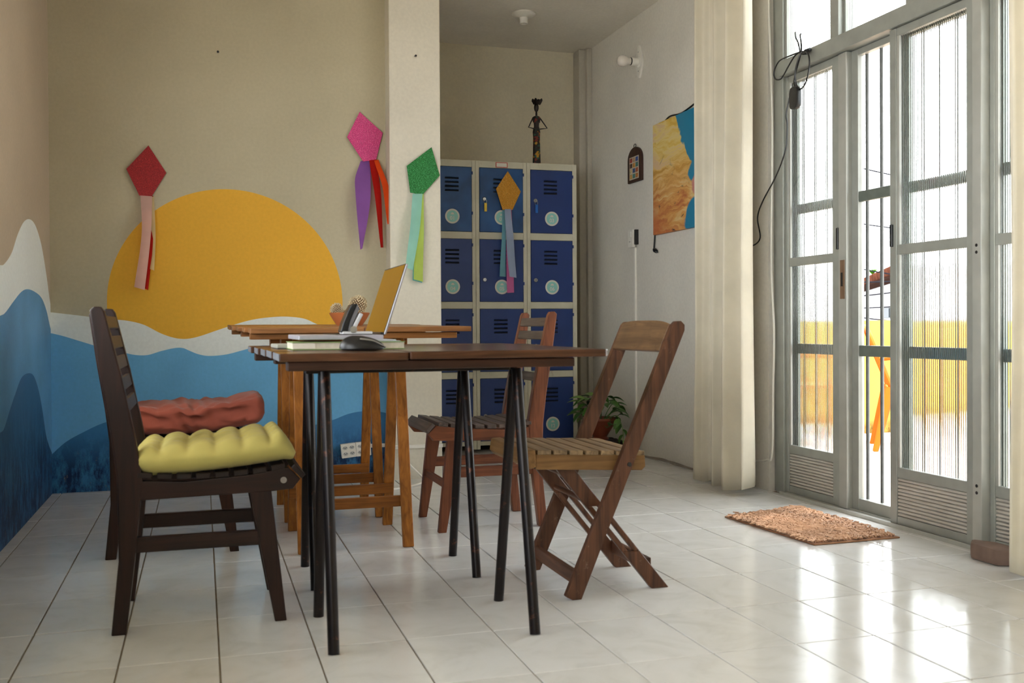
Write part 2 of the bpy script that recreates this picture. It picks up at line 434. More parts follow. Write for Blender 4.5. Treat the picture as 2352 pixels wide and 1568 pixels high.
# ------------------------------------------------------------------ glazed door front
alu = plain('painted_aluminium', srgb(158, 160, 152), 0.38, 0.25, var=0.12, scale=14)
alu_w = plain('pale_aluminium', srgb(176, 176, 168), 0.4, 0.25, var=0.1, scale=12)
alu_slat = plain('ribbed_aluminium', srgb(196, 190, 180), 0.5, 0.1, var=0.15, scale=9)
grille_m = plain('grey_green_steel', srgb(112, 120, 112), 0.45, 0.3, var=0.15)
rib_glass = glass('ribbed_glass', (0.96, 0.985, 0.975, 1), 0.05)
clear_glass = glass('clear_glass')
steel = plain('bright_steel', srgb(190, 190, 188), 0.3, 0.9, var=0.1)
black_pl = plain('black_plastic', srgb(24, 24, 26), 0.35, var=0.2)
def ribbed_pane(x, y0, y1, z0, z1, name, parent, pitch=0.0105):
    n = max(4, int((y1 - y0) / pitch)); seg = 6
    prof = []
    for k in range(n * seg + 1):
        t = k / (n * seg); y = y0 + (y1 - y0) * t
        prof.append((y, x + 0.0025 + 0.0018 * abs(math.sin(PI * n * t))))
    b = MB(); k = len(prof)
    vs = [(x - 0.0015, p[0], z) for z in (z0, z1) for p in prof] + [(p[1], p[0], z) for z in (z0, z1) for p in prof]
    fs = []
    for i in range(k - 1):
        fs += [(i, i + 1, k + i + 1, k + i), (2*k + i, 3*k + i, 3*k + i + 1, 2*k + i + 1), (i, 2*k + i, 2*k + i + 1, i + 1), (k + i, k + i + 1, 3*k + i + 1, 3*k + i)]
    fs += [(0, k, 3 * k, 2 * k), (k - 1, 3 * k - 1, 4 * k - 1, 2 * k - 1)]
    b.add(vs, fs)
    return b.build(name, rib_glass, parent, smooth=0.9)
def slab_slats(x, y0, y1, z0, z1, parent, n=11):
    p = (z1 - z0) / n
    prof = [(x + 0.014, 0.0), (x + 0.004, 0.04 * p), (x - 0.001, 0.16 * p), (x - 0.003, 0.45 * p), (x - 0.001, 0.74 * p), (x + 0.004, 0.90 * p), (x + 0.014, 0.96 * p)]
    base = MB(); base.prism([(a, h) for a, h in prof], 'y', y0, y1)
    me = base.mesh('slat', alu_slat, org=parent.location)
    for k in range(n): link('slat', me, parent, (0, 0, z0 + k * p))
def leaf(name, label, y0, y1, x, st0, st1, zt=2.005, zlist=((1.097, 1.137), (0.200, 0.241)), z0=0.012, slats=True):
    """sliding leaf: stiles, rails, two ribbed panes, slatted kick panel; x is the room-side face"""
    L = link(name, None, None, (x, (y0 + y1) / 2, z0)); struct(L, label)
    dx = 0.030
    for a, c in ((y0, y0 + st0), (y1 - st1, y1)):
        b = MB(); b.box(x, x + dx, a, c, z0, zt); b.build('stile', alu, L, bevel=0.0015)
    def rail(a, c):
        b = MB(); b.box(x + 0.003, x + dx - 0.003, y0 + st0, y1 - st1, a, c); b.build('rail', alu, L, bevel=0.0015)
    rail(zt - 0.032, zt); rail(z0, 0.045)
    for a, c in zlist: rail(a, c)
    ya, yb = y0 + st0 - 0.004, y1 - st1 + 0.004
    ribbed_pane(x + 0.014, ya, yb, zlist[0][1] - 0.004, zt - 0.028, 'pane', L)
    ribbed_pane(x + 0.014, ya, yb, zlist[1][1] - 0.004, zlist[0][0] + 0.004, 'pane', L)
    slab_slats(x + 0.008, y0 + st0, y1 - st1, 0.045, zlist[1][0], L)
    # glazing beads
    for za, zb in ((zlist[0][1], zt - 0.032), (zlist[1][1], zlist[0][0])):
        b = MB(); b.box(x + 0.004, x + 0.012, yb - 0.018, yb - 0.004, za, zb); b.build('glazing_bead', alu_w, L)
    return L
d1 = leaf('door_1', 'ribbed glass door leaf beside the cream curtain', 3.832, 4.262, 2.695, 0.052, 0.022)
d3 = leaf('door_3', 'ribbed glass door leaf between the barred opening and the bright post', 2.994, 3.462, 2.672, 0.040, 0.040)
d4 = leaf('door_4', 'ribbed glass door leaf half hidden by the far right curtain', 2.33, 2.944, 2.695, 0.052, 0.022)
d5 = leaf('door_5', 'ribbed glass door leaf behind the far right curtain', 1.77, 2.31, 2.672, 0.04, 0.04)
# keeps and latches
b = MB(); b.box(2.688, 2.700, 3.836, 3.850, 1.150, 1.245); b.build('latch', black_pl, d1, bevel=0.002)
b = MB(); b.box(2.664, 2.674, 3.440, 3.456, 1.13, 1.22); b.build('latch', black_pl, d3, bevel=0.002)
# frame: jambs, posts, head, sill, transom
def trim(name, label, boxes, m=alu, bevel=0.002):
    b = MB()
    for bx in boxes: b.box(*bx)
    return struct(b.build(name, m, bevel=bevel), label)
trim('trim_2', 'aluminium jamb of the glazed doors', [(2.682, 2.80, 4.262, 4.330, 0, 2.72), (2.70, 2.80, 4.330, 4.374, 0, 2.72)])
t3 = trim('trim_3', 'pale door post with a lock keep', [(2.688, 2.775, 3.772, 3.830, 0.012, 2.005)], alu_w)
b = MB(); b.box(2.683, 2.689, 3.785, 3.812, 0.93, 1.10); b.box(2.6815, 2.6835, 3.793, 3.805, 0.985, 1.045, 1); b.build('lock_keep', [plain('worn_brass', srgb(150, 120, 96), 0.5, 0.6), black_pl], t3)
t4 = trim('trim_4', 'bright aluminium post between door leaves', [(2.660, 2.775, 2.946, 2.992, 0.012, 2.005)], alu_w, 0.004)
b = MB(); b.disc((2.659, 2.97, 1.10), 0.006, 'x', 10, 0.003); b.disc((2.659, 2.97, 1.075), 0.006, 'x', 10, 0.003); b.disc((2.659, 2.97, 0.235), 0.006, 'x', 10, 0.003); b.disc((2.659, 2.97, 0.21), 0.006, 'x', 10, 0.003)
b.build('screw', black_pl, t4)
trim('trim_5', 'aluminium sill track under the doors', [(2.655, 2.80, Y_OP0, 4.262, -0.004, 0.010), (2.655, 2.664, Y_OP0, 4.262, 0.008, 0.016), (2.70, 2.706, Y_OP0, 4.262, 0.008, 0.016)], alu_w, 0.001)
trim('trim_6', 'aluminium transom bar above the doors', [(2.660, 2.80, Y_OP0, 4.262, 2.008, 2.078)])
trim('trim_7', 'aluminium end jamb of the doors', [(2.682, 2.80, Y_OP0, 1.77, 0, 2.72), (2.682, 2.80, Y_OP0, Y_OP1, 2.69, 2.72)])
# fanlights over the transom
ys = [4.262, 3.86, 3.80, 3.36, 3.30, 2.82, 2.76, 2.2, 2.14, 1.77]
for k in range(0, len(ys), 2):
    ya, yb = ys[k + 1], ys[k]
    W = struct(link('window_%d' % (k // 2 + 1), None, None, (2.70, (ya + yb) / 2, 2.078)), 'ribbed glass fanlight, number %d from the cream curtain' % (k // 2 + 1))
    b = MB(); b.box(2.695, 2.745, ya, ya + 0.016, 2.078, 2.69); b.box(2.695, 2.745, yb - 0.016, yb, 2.078, 2.69)
    b.box(2.695, 2.745, ya, yb, 2.078, 2.092); b.box(2.695, 2.745, ya, yb, 2.676, 2.69); b.build('window_frame', alu, W)
    ribbed_pane(2.712, ya + 0.012, yb - 0.012, 2.088, 2.68, 'pane', W)
    if k + 2 < len(ys):
        b = MB(); b.box(2.668, 2.78, ys[k + 2], ya, 2.078, 2.69); b.build('mullion', alu, W, bevel=0.002)
# outer barred gate: leaves behind the glass
bar_m = plain('dark_bar_steel', srgb(92, 94, 92), 0.6, 0.0, var=0.15, spec=0.2)
def gate(name, label, y0, y1, x, framed, bars):
    G = struct(link(name, None, None, (x, (y0 + y1) / 2, 0)), label)
    w = 0.045
    for a, c in ((y0, y0 + w * 0.35), (y1 - w, y1)):
        b = MB(); b.box(x, x + 0.03, a, c, 0.012, 2.005); b.build('stile', grille_m if not framed else alu, G, bevel=0.0015)
    for za, zb in ((0.012, 0.064), (1.978, 2.005)):
        b = MB(); b.box(x, x + 0.03, y0 + w * 0.35, y1 - w, za, zb); b.build('rail', grille_m if not framed else alu, G, bevel=0.0015)
    for za, zb in ((0.680, 0.727), (1.347, 1.392)):
        b = MB(); b.box(x + 0.004, x + 0.024, y0 + w * 0.35, y1 - w, za, zb); b.build('band', grille_m, G, bevel=0.0015)
    for y in bars:
        b = MB(); b.tube([(x + 0.028, y, 0.06), (x + 0.028, y, 1.98)], 0.0075, 10); b.build('bar', bar_m, G, smooth=True)
    return G
gate('door_2', 'barred metal gate leaf in the open gap between glass doors', 3.452, 3.772, 2.715, True, [3.605, 3.701])
gate('door_7', 'barred gate behind the ribbed glass next to the cream curtain', 3.800, 4.258, 2.742, False, [3.90 + 0.092 * k for k in range(4)])
gate('door_8', 'barred gate behind the ribbed glass by the bright post', 2.985, 3.452, 2.742, False, [3.06 + 0.092 * k for k in range(4)])
gate('door_9', 'barred gate behind the far right curtain', 1.75, 2.96, 2.742, False, [1.85 + 0.092 * k for k in range(12)])
# windows in the near part of the mural side wall, under an added eave
for k, (ya, yb) in enumerate(WINS):
    Wn = struct(link('window_%d' % (11 + k), None, None, (XL, (ya + yb) / 2, WZ0)), ['window in the mural side wall beside the viewpoint', 'added unseen fill-light window in the mural side wall behind the viewpoint'][k])
    b = MB()
    for y in (ya, (ya + yb) / 2 - 0.02, yb - 0.04): b.box(XL - 0.09, XL - 0.03, y, y + 0.04, WZ0, WZ1)
    b.box(XL - 0.09, XL - 0.03, ya, yb, WZ0, WZ0 + 0.04); b.box(XL - 0.09, XL - 0.03, ya, yb, WZ1 - 0.04, WZ1); b.build('window_frame', alu, Wn)
b = MB(); b.box(XL - 1.05, XL - 0.12, YREAR, YB + 0.12, 2.02, 2.08); struct(b.build('added_eave', beige), 'added unseen eave shading the floor below the side windows')  # unseen, added to keep high sky light off the near floor
b = MB(); b.box(XL - 6.0, XL - 0.12, YREAR - 3, YB + 3, -0.3, -0.05); struct(b.build('ground_side', plain('side_ground', srgb(190, 184, 172), 0.9)), 'pale ground outside the side windows')

# ------------------------------------------------------------------ outside: patio, parapet, chairs, house, wires
def patio_mat():
    m, nt, bs = new_mat('patio_tile'); v = coords(nt, rnd=False)
    n = noise(nt, v, 3, 4)
    nt.links.new(ramp(nt, n, [(0.3, srgb(160, 142, 130)), (0.7, srgb(170, 154, 143))]), bs.inputs['Base Color']); bs.inputs['Roughness'].default_value = 0.8; bs.inputs['Specular IOR Level'].default_value = 0.1
    return m
b = MB(); b.box(2.815, 9.5, -3, 7.0, -0.35, -0.068)
patio = struct(b.build('floor_patio', grout), 'pale pink patio floor outside the doors'); patio_m = patio_mat()
pt = MB(); pt.box(-0.197, 0.197, -0.197, 0.197, -0.008, 0); pt_me = pt.mesh('patio_tile', patio_m, bevel=0.002)
for i in range(9):
    for j in range(13):
        link('patio_tile', pt_me, patio, (3.01 + 0.4 * i, 1.90 + 0.4 * j, -0.06))
b = MB(); b.box(2.815, 9.5, -3, 1.68, -0.10, -0.060); b.box(6.42, 9.5, 1.68, 7.0, -0.10, -0.060); b.build('paving', patio_m, patio)
yel_out = plaster('parapet_yellow', srgb(149, 122, 62), streak=0.22, mold=(srgb(80, 62, 30), 0.06, 12.0), spec=0.0)
b = MB(); b.box(2.82, 9.5, 6.90, 7.05, -0.35, 0.848)
struct(b.build('wall_parapet', yel_out, bevel=0.006), 'low yellow parapet around the patio')
orange = plain('orange_plastic', srgb(140, 76, 8), 0.6, var=0.06, scale=4, spec=0.15)
def plastic_chair(loc, rotz, label):
    C = thing('plastic_chair', label, 'chair', loc, rotz, 'orange patio chairs')
    def shell(fn, nu, nv, name, th):
        b = MB(); b.grid(fn, nu, nv); b.build(name, orange, C, world=False, smooth=True, solid=th)
    # seat faces +x
    shell(lambda u, v: (-0.2 + 0.42 * v, (u - 0.5) * (0.42 + 0.04 * v), 0.43 + 0.012 * v - 0.02 * math.sin(PI * v) * math.sin(PI * u) - 0.03 * smoothstep(0.9, 1.0, v)), 9, 9, 'seat', 0.008)
    b = MB()
    for k in range(5):
        y = (k - 2) * 0.072
        b.beam((-0.19, y, 0.45), (-0.315, y * 1.08, 0.80), 0.048, 0.007, (1, 0, 0.3))
    b.build('back_splat', orange, C, world=False, bevel=0.002)
    b = MB(); b.tube(spline([(-0.17, -0.205, 0.43), (-0.26, -0.215, 0.66), (-0.325, -0.17, 0.83), (-0.345, 0, 0.86), (-0.325, 0.17, 0.83), (-0.26, 0.215, 0.66), (-0.17, 0.205, 0.43)], 6), 0.017, 8)
    b.build('back_frame', orange, C, world=False, smooth=True)
    for s in (-1, 1):
        b = MB(); b.tube(spline([(-0.25, s * 0.22, 0.64), (-0.05, s * 0.245, 0.66), (0.17, s * 0.245, 0.655), (0.235, s * 0.24, 0.60), (0.235, s * 0.235, 0.44)], 6), 0.018, 8); b.build('armrest', orange, C, world=False, smooth=True)
        for fx, tx in ((0.27, 0.20), (-0.28, -0.18)):
            b = MB(); b.tube([(tx, s * 0.20, 0.44), ((tx + fx) / 2, s * 0.222, 0.22), (fx, s * 0.24, 0)], [0.036, 0.028, 0.019], 8); b.build('leg', orange, C, world=False, smooth=True)
    return C
pc = at_z(2104, 1030, -0.06); plastic_chair((pc.x, pc.y, -0.06), -0.60, 'orange plastic armchair seen through the open gap in the doors')
pc = at_z(2262, 1012, -0.06); plastic_chair((pc.x, pc.y, -0.06), PI * 0.9, 'orange plastic armchair blurred behind the ribbed glass')
# house beyond
ZH = 1.535
A_, B_ = at_z(1955, 669, ZH), at_z(2060, 631, ZH)
hd = (B_ - A_).normalized(); A_ = A_ - hd * 1.5; HL = (B_ - A_).length + 3.2
hn = Vector((-hd.y, hd.x, 0))                                     # away from the patio
if hn.dot(EYE - A_) > 0: hn = -hn
H = thing('house', 'white house with a brown clay tile roof edge beyond the parapet', 'house', (A_.x, A_.y, -3.0), math.atan2(hd.y, hd.x))
sg = 1 if Vector((-hd.y, hd.x, 0)).dot(hn) > 0 else -1            # local +y or -y points away
wh = plaster('house_white', srgb(150, 147, 146), streak=0.3, spec=0.0); dkw = plain('dark_window', srgb(44, 48, 52), 0.6, spec=0.1)
clay = plain('clay_tile', srgb(60, 34, 25), 0.95, var=0.45, scale=6, bmp=0.4, spec=0.0)
def hbox(x0, x1, y0, y1, z0, z1):
    ya, yb = sorted((sg * y0, sg * y1)); q = MB(); q.box(x0, x1, ya, yb, z0, z1); return q
hbox(0, HL, 0.12, 5.0, 0.0, 3.0 + ZH).build('wall', wh, H, world=False)
hbox(-0.1, HL + 0.1, -0.16, 0.12, 3.0 + ZH - 0.06, 3.0 + ZH - 0.01).build('eave_board', plain('eave_dark', srgb(36, 24, 20), 0.95, spec=0.0), H, world=False)
tl = MB(); tl.tube([(0, 0, 0), (0, sg * 0.42, 0.11)], [0.06, 0.05], 8); tl_me = tl.mesh('roof_tile', clay, smooth=0.8)
for k in range(int(HL / 0.15) + 1): link('roof_tile', tl_me, H, (0.15 * k, sg * -0.2, 3.0 + ZH + 0.02), (random.gauss(0, 0.02), 0, random.gauss(0, 0.03)))
for wx0, wx1 in ((2012, 2031), (2036, 2051)):
    a = at_z(wx0, 669 - (wx0 - 1955) * 0.362, ZH); c = at_z(wx1, 669 - (wx1 - 1955) * 0.362, ZH)
    xa, xb = (a - A_).dot(hd), (c - A_).dot(hd); dd = (a - EYE).dot(_f)
    z0, z1 = 3.0 + 0.82 + (748 - 737) / FPX * dd, 3.0 + 0.82 + (748 - 712) / FPX * dd
    f = hbox(xa, xb, 0.09, 0.13, z0, z1).build('window', plain('window_frame_white', srgb(90, 90, 90), 0.8, spec=0.1), H, world=False)
    hbox(xa + 0.03, xb - 0.03, 0.07, 0.10, z0 + 0.02, z1 - 0.02).build('pane', dkw, f, world=False)
leafm = plain('roof_leaf', srgb(46, 84, 10), 0.9, spec=0.0)
for k, px in enumerate((1978, 2018)):
    c = at_z(px, 669 - (px - 1955) * 0.362, ZH) + Vector((0, 0, 0.12)) - hn * 0.1
    b = MB()
    for q in range(9):
        a = q * 2.4; b.tube([c, c + Vector((0.05 * math.cos(a), 0.03 * math.sin(a), 0.06)), c + Vector((0.09 * math.cos(a), 0.05 * math.sin(a), 0.09))], [0.006, 0.022, 0.003], 5)
    tag(b.build('roof_weed', leafm, org=tuple(c)), ['bright green weed at the lower end of the roof', 'bright green weed higher up the clay roof'][k], 'plant', 'weeds on the roof')
wire_m = plain('wire_black', srgb(26, 26, 30), 0.95, spec=0.0)
wl = ['topmost of the power lines, crossing the white sky', 'second power line from the top against the sky', 'power line just above the clay roof', 'power line crossing the roof eave', 'power line under the roof eave', 'power line across the white house wall', 'lowest power line just above the parapet']
for k, (ya, yb) in enumerate(((378, 395), (506, 514), (610, 622), (640, 632), (672, 655), (700, 690), (722, 728))):
    p0 = at_y(1900, ya - (yb - ya) * 0.8, 9.2 + k * 0.15); p1 = at_y(2300, yb + (yb - ya) * 2.2, 9.4 + k * 0.15)
    pts = [p0 + (p1 - p0) * t - Vector((0, 0, 0.25 * t * (1 - t))) for t in [q / 12 for q in range(-3, 14)]]
    b = MB(); b.tube(pts, 0.008, 5); tag(b.build('power_line', wire_m, org=tuple(p0)), wl[k], 'power line', 'power lines outside')

# ------------------------------------------------------------------ wooden chairs
def post_poly():
    L = [(-0.282, 0.868), (-0.259, 0.697), (-0.233, 0.535), (-0.219, 0.418), (-0.217, 0.197), (-0.237, 0)]
    R = [(-0.199, 0), (-0.176, 0.194), (-0.154, 0.415), (-0.173, 0.532), (-0.206, 0.696), (-0.246, 0.865)]
    return L + R + [(-0.254, 0.877), (-0.272, 0.878)]
def slat_chair(loc, rotz, label, key, dk, lt, seat_dk=None, seat_lt=None, wear=None, seat_backs=False):
    C = thing('wooden_chair', label, 'chair', loc, rotz, 'wooden slat-back chairs')
    wz, wx, wy = (wood(key, dk, lt, a, 0.42, wear=wear) for a in 'zxy')
    sy = wood(key + '_seat', seat_dk or dk, seat_lt or lt, 'y', 0.45)
    HW = 0.175
    for s in (-1, 1):
        y = s * HW
        b = MB(); b.prism(post_poly(), 'y', y - 0.017, y + 0.017); b.build('back_post', wz, C, world=False, bevel=0.004)
        b = MB(); b.prism([(0.123, 0.368), (0.182, 0.368), (0.221, 0), (0.189, 0)], 'y', y - 0.015, y + 0.015); b.build('front_leg', wz, C, world=False, bevel=0.003)
        b = MB(); b.prism([(-0.170, 0.410), (-0.05, 0.402), (0.12, 0.412), (0.228, 0.428), (0.262, 0.395), (0.24, 0.368), (0.18, 0.364), (-0.165, 0.357)], 'y', y - 0.014 + s * 0.002, y + 0.014 + s * 0.002); b.build('seat_rail', wx, C, world=False, bevel=0.003)
        b = MB(); b.box(-0.18, 0.175, y - 0.011, y + 0.011, 0.216, 0.257); b.build('side_stretcher', wx, C, world=False, bevel=0.002)
    b = MB(); b.box(0.180, 0.196, -HW, HW, 0.175, 0.205); b.build('front_stretcher', wy, C, world=False, bevel=0.002)
    for k in range(8):
        x = -0.150 + k * 0.0502
        z = 0.404 + 0.000 + 0.35 * (x - 0.0) ** 2
        w = 0.0385
        b = MB(); b.box(-w / 2, w / 2, -HW - 0.018, HW + 0.018, 0, 0.016)
        o = b.build('seat_slat', sy, C, world=False, bevel=0.002); o.location = (x, 0, z + 0.004); o.rotation_euler = (0, -0.7 * x, 0)
    b = MB(); b.box(-0.022, 0.022, -HW - 0.02, HW + 0.02, 0, 0.016)
    o = b.build('seat_slat', sy, C, world=False, bevel=0.003); o.location = (0.249, 0, 0.412); o.rotation_euler = (0, 0.82, 0)
    for z, x in ((0.835, -0.262), (0.780, -0.250), (0.724, -0.238), (0.667, -0.226), (0.610, -0.213)):
        b = MB(); b.box(-0.006, 0.006, -HW + 0.012, HW - 0.012, -0.018, 0.018)
        o = b.build('back_slat', sy if seat_backs else wy, C, world=False, bevel=0.002); o.location = (x + 0.016, 0, z); o.rotation_euler = (0, -0.22, 0)
    for s in (-1,):
        b = MB(); b.lathe([(0.009, 0), (0.009, 0.004)], (0.215, -HW - 0.018, 0.394), 12, 'y'); b.build('wood_plug', plain('plug_grey', srgb(150, 140, 130), 0.6), C, world=False)
    return C
slat_chair((0.0, 3.062, 0), 0, 'dark wooden chair carrying the pale yellow tufted cushion', 'dark_walnut', srgb(24, 11, 8), srgb(52, 27, 18), srgb(26, 16, 12), srgb(42, 28, 22), wear=None)
slat_chair((-0.096, 4.008, 0), 0, 'dark wooden chair carrying the brick red cushion, by the blue wall', 'dark_walnut_b', srgb(30, 15, 10), srgb(64, 36, 24), srgb(26, 16, 12), srgb(42, 28, 22))
slat_chair((1.110, 4.085, 0), PI + 0.01, 'reddish brown wooden chair without cushion in front of the lockers', 'red_brown', srgb(78, 38, 22), srgb(132, 76, 48), srgb(58, 46, 41), srgb(104, 90, 82), seat_backs=True)

# cushions
def tufted(u, v, nu, nv):
    a = abs(math.sin(PI * nu * u)) ** 0.7; b = abs(math.sin(PI * nv * v)) ** 0.7
    return 0.12 + 0.88 * min(1, 0.62 * (a * b) ** 0.6 + 0.38 * (a + b) / 2)
def cushion(name, label, c, sx, sy, th, mat, base_fn, group, nu=5, nv=4, amp=0.6, wr=0.0):
    N = 60; b = MB()
    def edge(u, v):
        e = min(u, 1 - u) * 2; g = min(v, 1 - v) * 2
        return (min(1, e / 0.22) ** 0.45) * (min(1, g / 0.22) ** 0.45) if e > 0 and g > 0 else 0
    def pos(u, v, top):
        x = (u - 0.5) * sx; y = (v - 0.5) * sy
        r = 1 - 0.10 * (abs(2 * u - 1) ** 6 * abs(2 * v - 1) ** 6)
        x *= r; y *= r
        w = wr * (math.sin(31 * u + 7 * math.sin(9 * v)) + 0.6 * math.sin(47 * v + 5 * math.sin(13 * u)))
        zc = base_fn(x, y); e = edge(u, v)
        h = th * 0.5 * e * ((1 - amp) + amp * tufted(u, v, nu, nv)) + w * e
        return (c[0] + x, c[1] + y, c[2] + zc + th * 0.5 + (h if top else -th * 0.5 * e))
    b.grid(lambda u, v: pos(u, v, True), N, N); b.grid(lambda u, v: pos(u, v, False), N, N)
    o = b.build(name, mat, org=c, smooth=3.0, weld=0.0004)
    return tag(o, label, 'cushion', group)
cushion('seat_cushion', 'pale yellow tufted cushion on the nearest dark chair', (0.035, 3.055, 0.428), 0.44, 0.41, 0.084, fabric('yellow_cotton', srgb(198, 184, 104)),
        lambda x, y: 0.35 * max(0, x) ** 2 + 0.008 * math.sin(9 * x) - 0.032 * smoothstep(0.17, 0.225, x), 'chair cushions', 6, 5, 0.72, 0.0012)
red = fabric('brick_red_cotton', srgb(150, 78, 62))
RC = (-0.03, 4.0, 0.432)
def red_cushion():
    N = 72; b = MB(); sx, sy, th = 0.50, 0.40, 0.105
    rot = math.radians(2.0)
    def pos(u, v):          # closed loop in v around the thickness, swept along x
        x = (u - 0.5) * sx
        t = 2 * PI * v
        k = 1.0
        endr = min(1, min(u, 1 - u) / 0.05) ** 0.5
        yy = math.copysign(abs(math.cos(t)) ** 0.32, math.cos(t)) * sy / 2
        zz = math.copysign(abs(math.sin(t)) ** 0.62, math.sin(t)) * th / 2
        seam = 1 - 0.075 * math.exp(-((math.sin(t) - 0.12) / 0.16) ** 2)
        wrk = 0.0042 * math.sin(44 * x + 5 * math.sin(3 * t)) + 0.0036 * math.sin(83 * x - 4 * t + 3 * math.sin(21 * x)) + 0.005 * math.sin(19 * x + 2 * t)
        r = seam * (0.86 + 0.14 * endr)
        tuft = 0.010 * (abs(math.sin(PI * 4 * u)) ** 0.5 - 0.7) if zz > 0 else 0
        z = th / 2 + zz * (0.55 + 0.45 * endr) + (wrk if zz > -0.02 else 0) + tuft + 0.35 * max(0, x) ** 2 + 0.06 * max(0, x)
        return (RC[0] + x, RC[1] + yy * r + (wrk if abs(yy) > 0.15 else 0), RC[2] + z)
    b.grid(pos, N, 48)
    n = N
    b.add([pos(0, j / 47) for j in range(47)], [tuple(range(47))]); b.add([pos(1, j / 47) for j in range(47)], [tuple(range(46, -1, -1))])
    o = b.build('box_cushion', red, org=RC, smooth=3.0, weld=0.0008)
    tag(o, 'brick red padded cushion on the chair by the blue wall', 'cushion', 'chair cushions')
red_cushion()

# folding chair
def folding_chair():
    C = thing('folding_chair', 'brown wooden folding chair with crossed legs facing the table', 'chair', (1.15, 3.02, 0))
    wd = [srgb(62, 38, 26), srgb(112, 72, 50)]
    wz = wood('folding_brown', *wd, 'z', 0.45, wear=srgb(128, 104, 84)); wy = wood('folding_brown', *wd, 'y', 0.45); 
    tx = wood('folding_tan', srgb(112, 78, 42), srgb(150, 112, 66), 'x', 0.5); ty = wood('folding_slat', srgb(98, 78, 56), srgb(168, 140, 104), 'y', 0.5, wear=srgb(80, 66, 54)); 
    def lerp(a, b_, t): return (a[0] + (b_[0] - a[0]) * t, a[1] + (b_[1] - a[1]) * t)
    for s, y in ((-1, 2.826), (1, 3.212)):
        # long back posts
        d = Vector((1.408 - 1.058, 0.825)).normalized(); nrm = Vector((d.y, -d.x)) * 0.022
        A, B = Vector((1.054, 0.0)), Vector((1.404, 0.812))
        poly = [(1.030, 0.012), (1.052, -0.0), (1.080, 0.0)] + [tuple(B + nrm), tuple(B + nrm * 0.7 + d * 0.016), tuple(B + d * 0.022), tuple(B - nrm * 0.75 + d * 0.014), tuple(B - nrm)]
        b = MB(); b.prism(poly, 'y', y - 0.012, y + 0.012); b.build('back_post', wz, C, bevel=0.003)
        # crossed legs with a long slot
        yi = y - s * 0.050
        a0, a1, f0, f1 = (1.005, 0.405), (1.062, 0.405), (1.333, 0.0), (1.391, 0.0)
        b = MB(); t0, t1 = 0.34, 0.70
        def seg(ta, tb, e0, e1):
            q = [lerp(lerp(a0, f0, ta), lerp(a1, f1, ta), e0), lerp(lerp(a0, f0, ta), lerp(a1, f1, ta), e1), lerp(lerp(a0, f0, tb), lerp(a1, f1, tb), e1), lerp(lerp(a0, f0, tb), lerp(a1, f1, tb), e0)]
            b.prism(q, 'y', yi - 0.011, yi + 0.011)
        seg(0, t0, 0, 1); seg(t0, t1, 0, 0.34); seg(t0, t1, 0.66, 1); seg(t1, 1, 0, 1)
        b.build('cross_leg', wz, C, bevel=0.002)
        # seat rails
        yr = y - s * 0.026
        b = MB(); b.prism([(0.945, 0.438), (1.30, 0.421), (1.302, 0.385), (1.290, 0.374), (0.945, 0.392)], 'y', yr - 0.012, yr + 0.012); b.build('seat_rail', tx, C, bevel=0.003)
        b = MB(); b.lathe([(0.007, 0), (0.007, 0.03)], (1.236, y - 0.015, 0.398), 10, 'y'); b.build('bolt', black_pl, C)
    # seat slats
    for k in range(7):
        x = 0.972 + k * 0.0505; z = 0.437 - 0.048 * (x - 0.945)
        b = MB(); b.box(-0.0215, 0.0215, 2.835 - 3.02, 3.204 - 3.02, 0, 0.014); o = b.build('seat_slat', ty, C, world=False, bevel=0.003)
        o.location = (x - 1.15, 0, z); o.rotation_euler = (0, 0.048, 0)
    b = MB(); b.prism([(0.906, 0.412), (0.912, 0.450), (0.944, 0.452), (0.947, 0.400), (0.925, 0.394)], 'y', 2.832, 3.207); b.build('seat_front', wood('folding_tan', srgb(112, 78, 42), srgb(150, 112, 66), 'y', 0.5), C, bevel=0.006)
    # back board, stretchers, rods
    p0 = Vector((1.350, 0, 0.735)); p1 = Vector((1.386, 0, 0.818)); 
    b = MB()
    def bb(u, v):
        y = 2.836 + 0.366 * u; zt = 0.012 * (1 - abs(2 * u - 1) ** 4)
        p = p0 + (p1 - p0) * v; return (p.x + 0.010, y, p.z + zt * v)
    b.grid(bb, 17, 5); b.build('back_board', wood('folding_board', srgb(84, 60, 40), srgb(128, 98, 68), 'y', 0.5, wear=srgb(70, 50, 36)), C, solid=0.016, bevel=0.002)
    b = MB(); b.box(1.062, 1.080, 2.836, 3.202, 0.040, 0.082); b.build('stretcher', wy, C, bevel=0.003)
    b = MB(); b.box(1.318, 1.336, 2.876, 3.162, 0.052, 0.094); b.build('stretcher', wy, C, bevel=0.003)
    for x, z in ((1.045, 0.372), (1.120, 0.285)):
        b = MB(); b.tube([(x, 2.866, z), (x, 3.172, z)], 0.009, 10); b.build('rod', wy, C, smooth=True)
folding_chair()

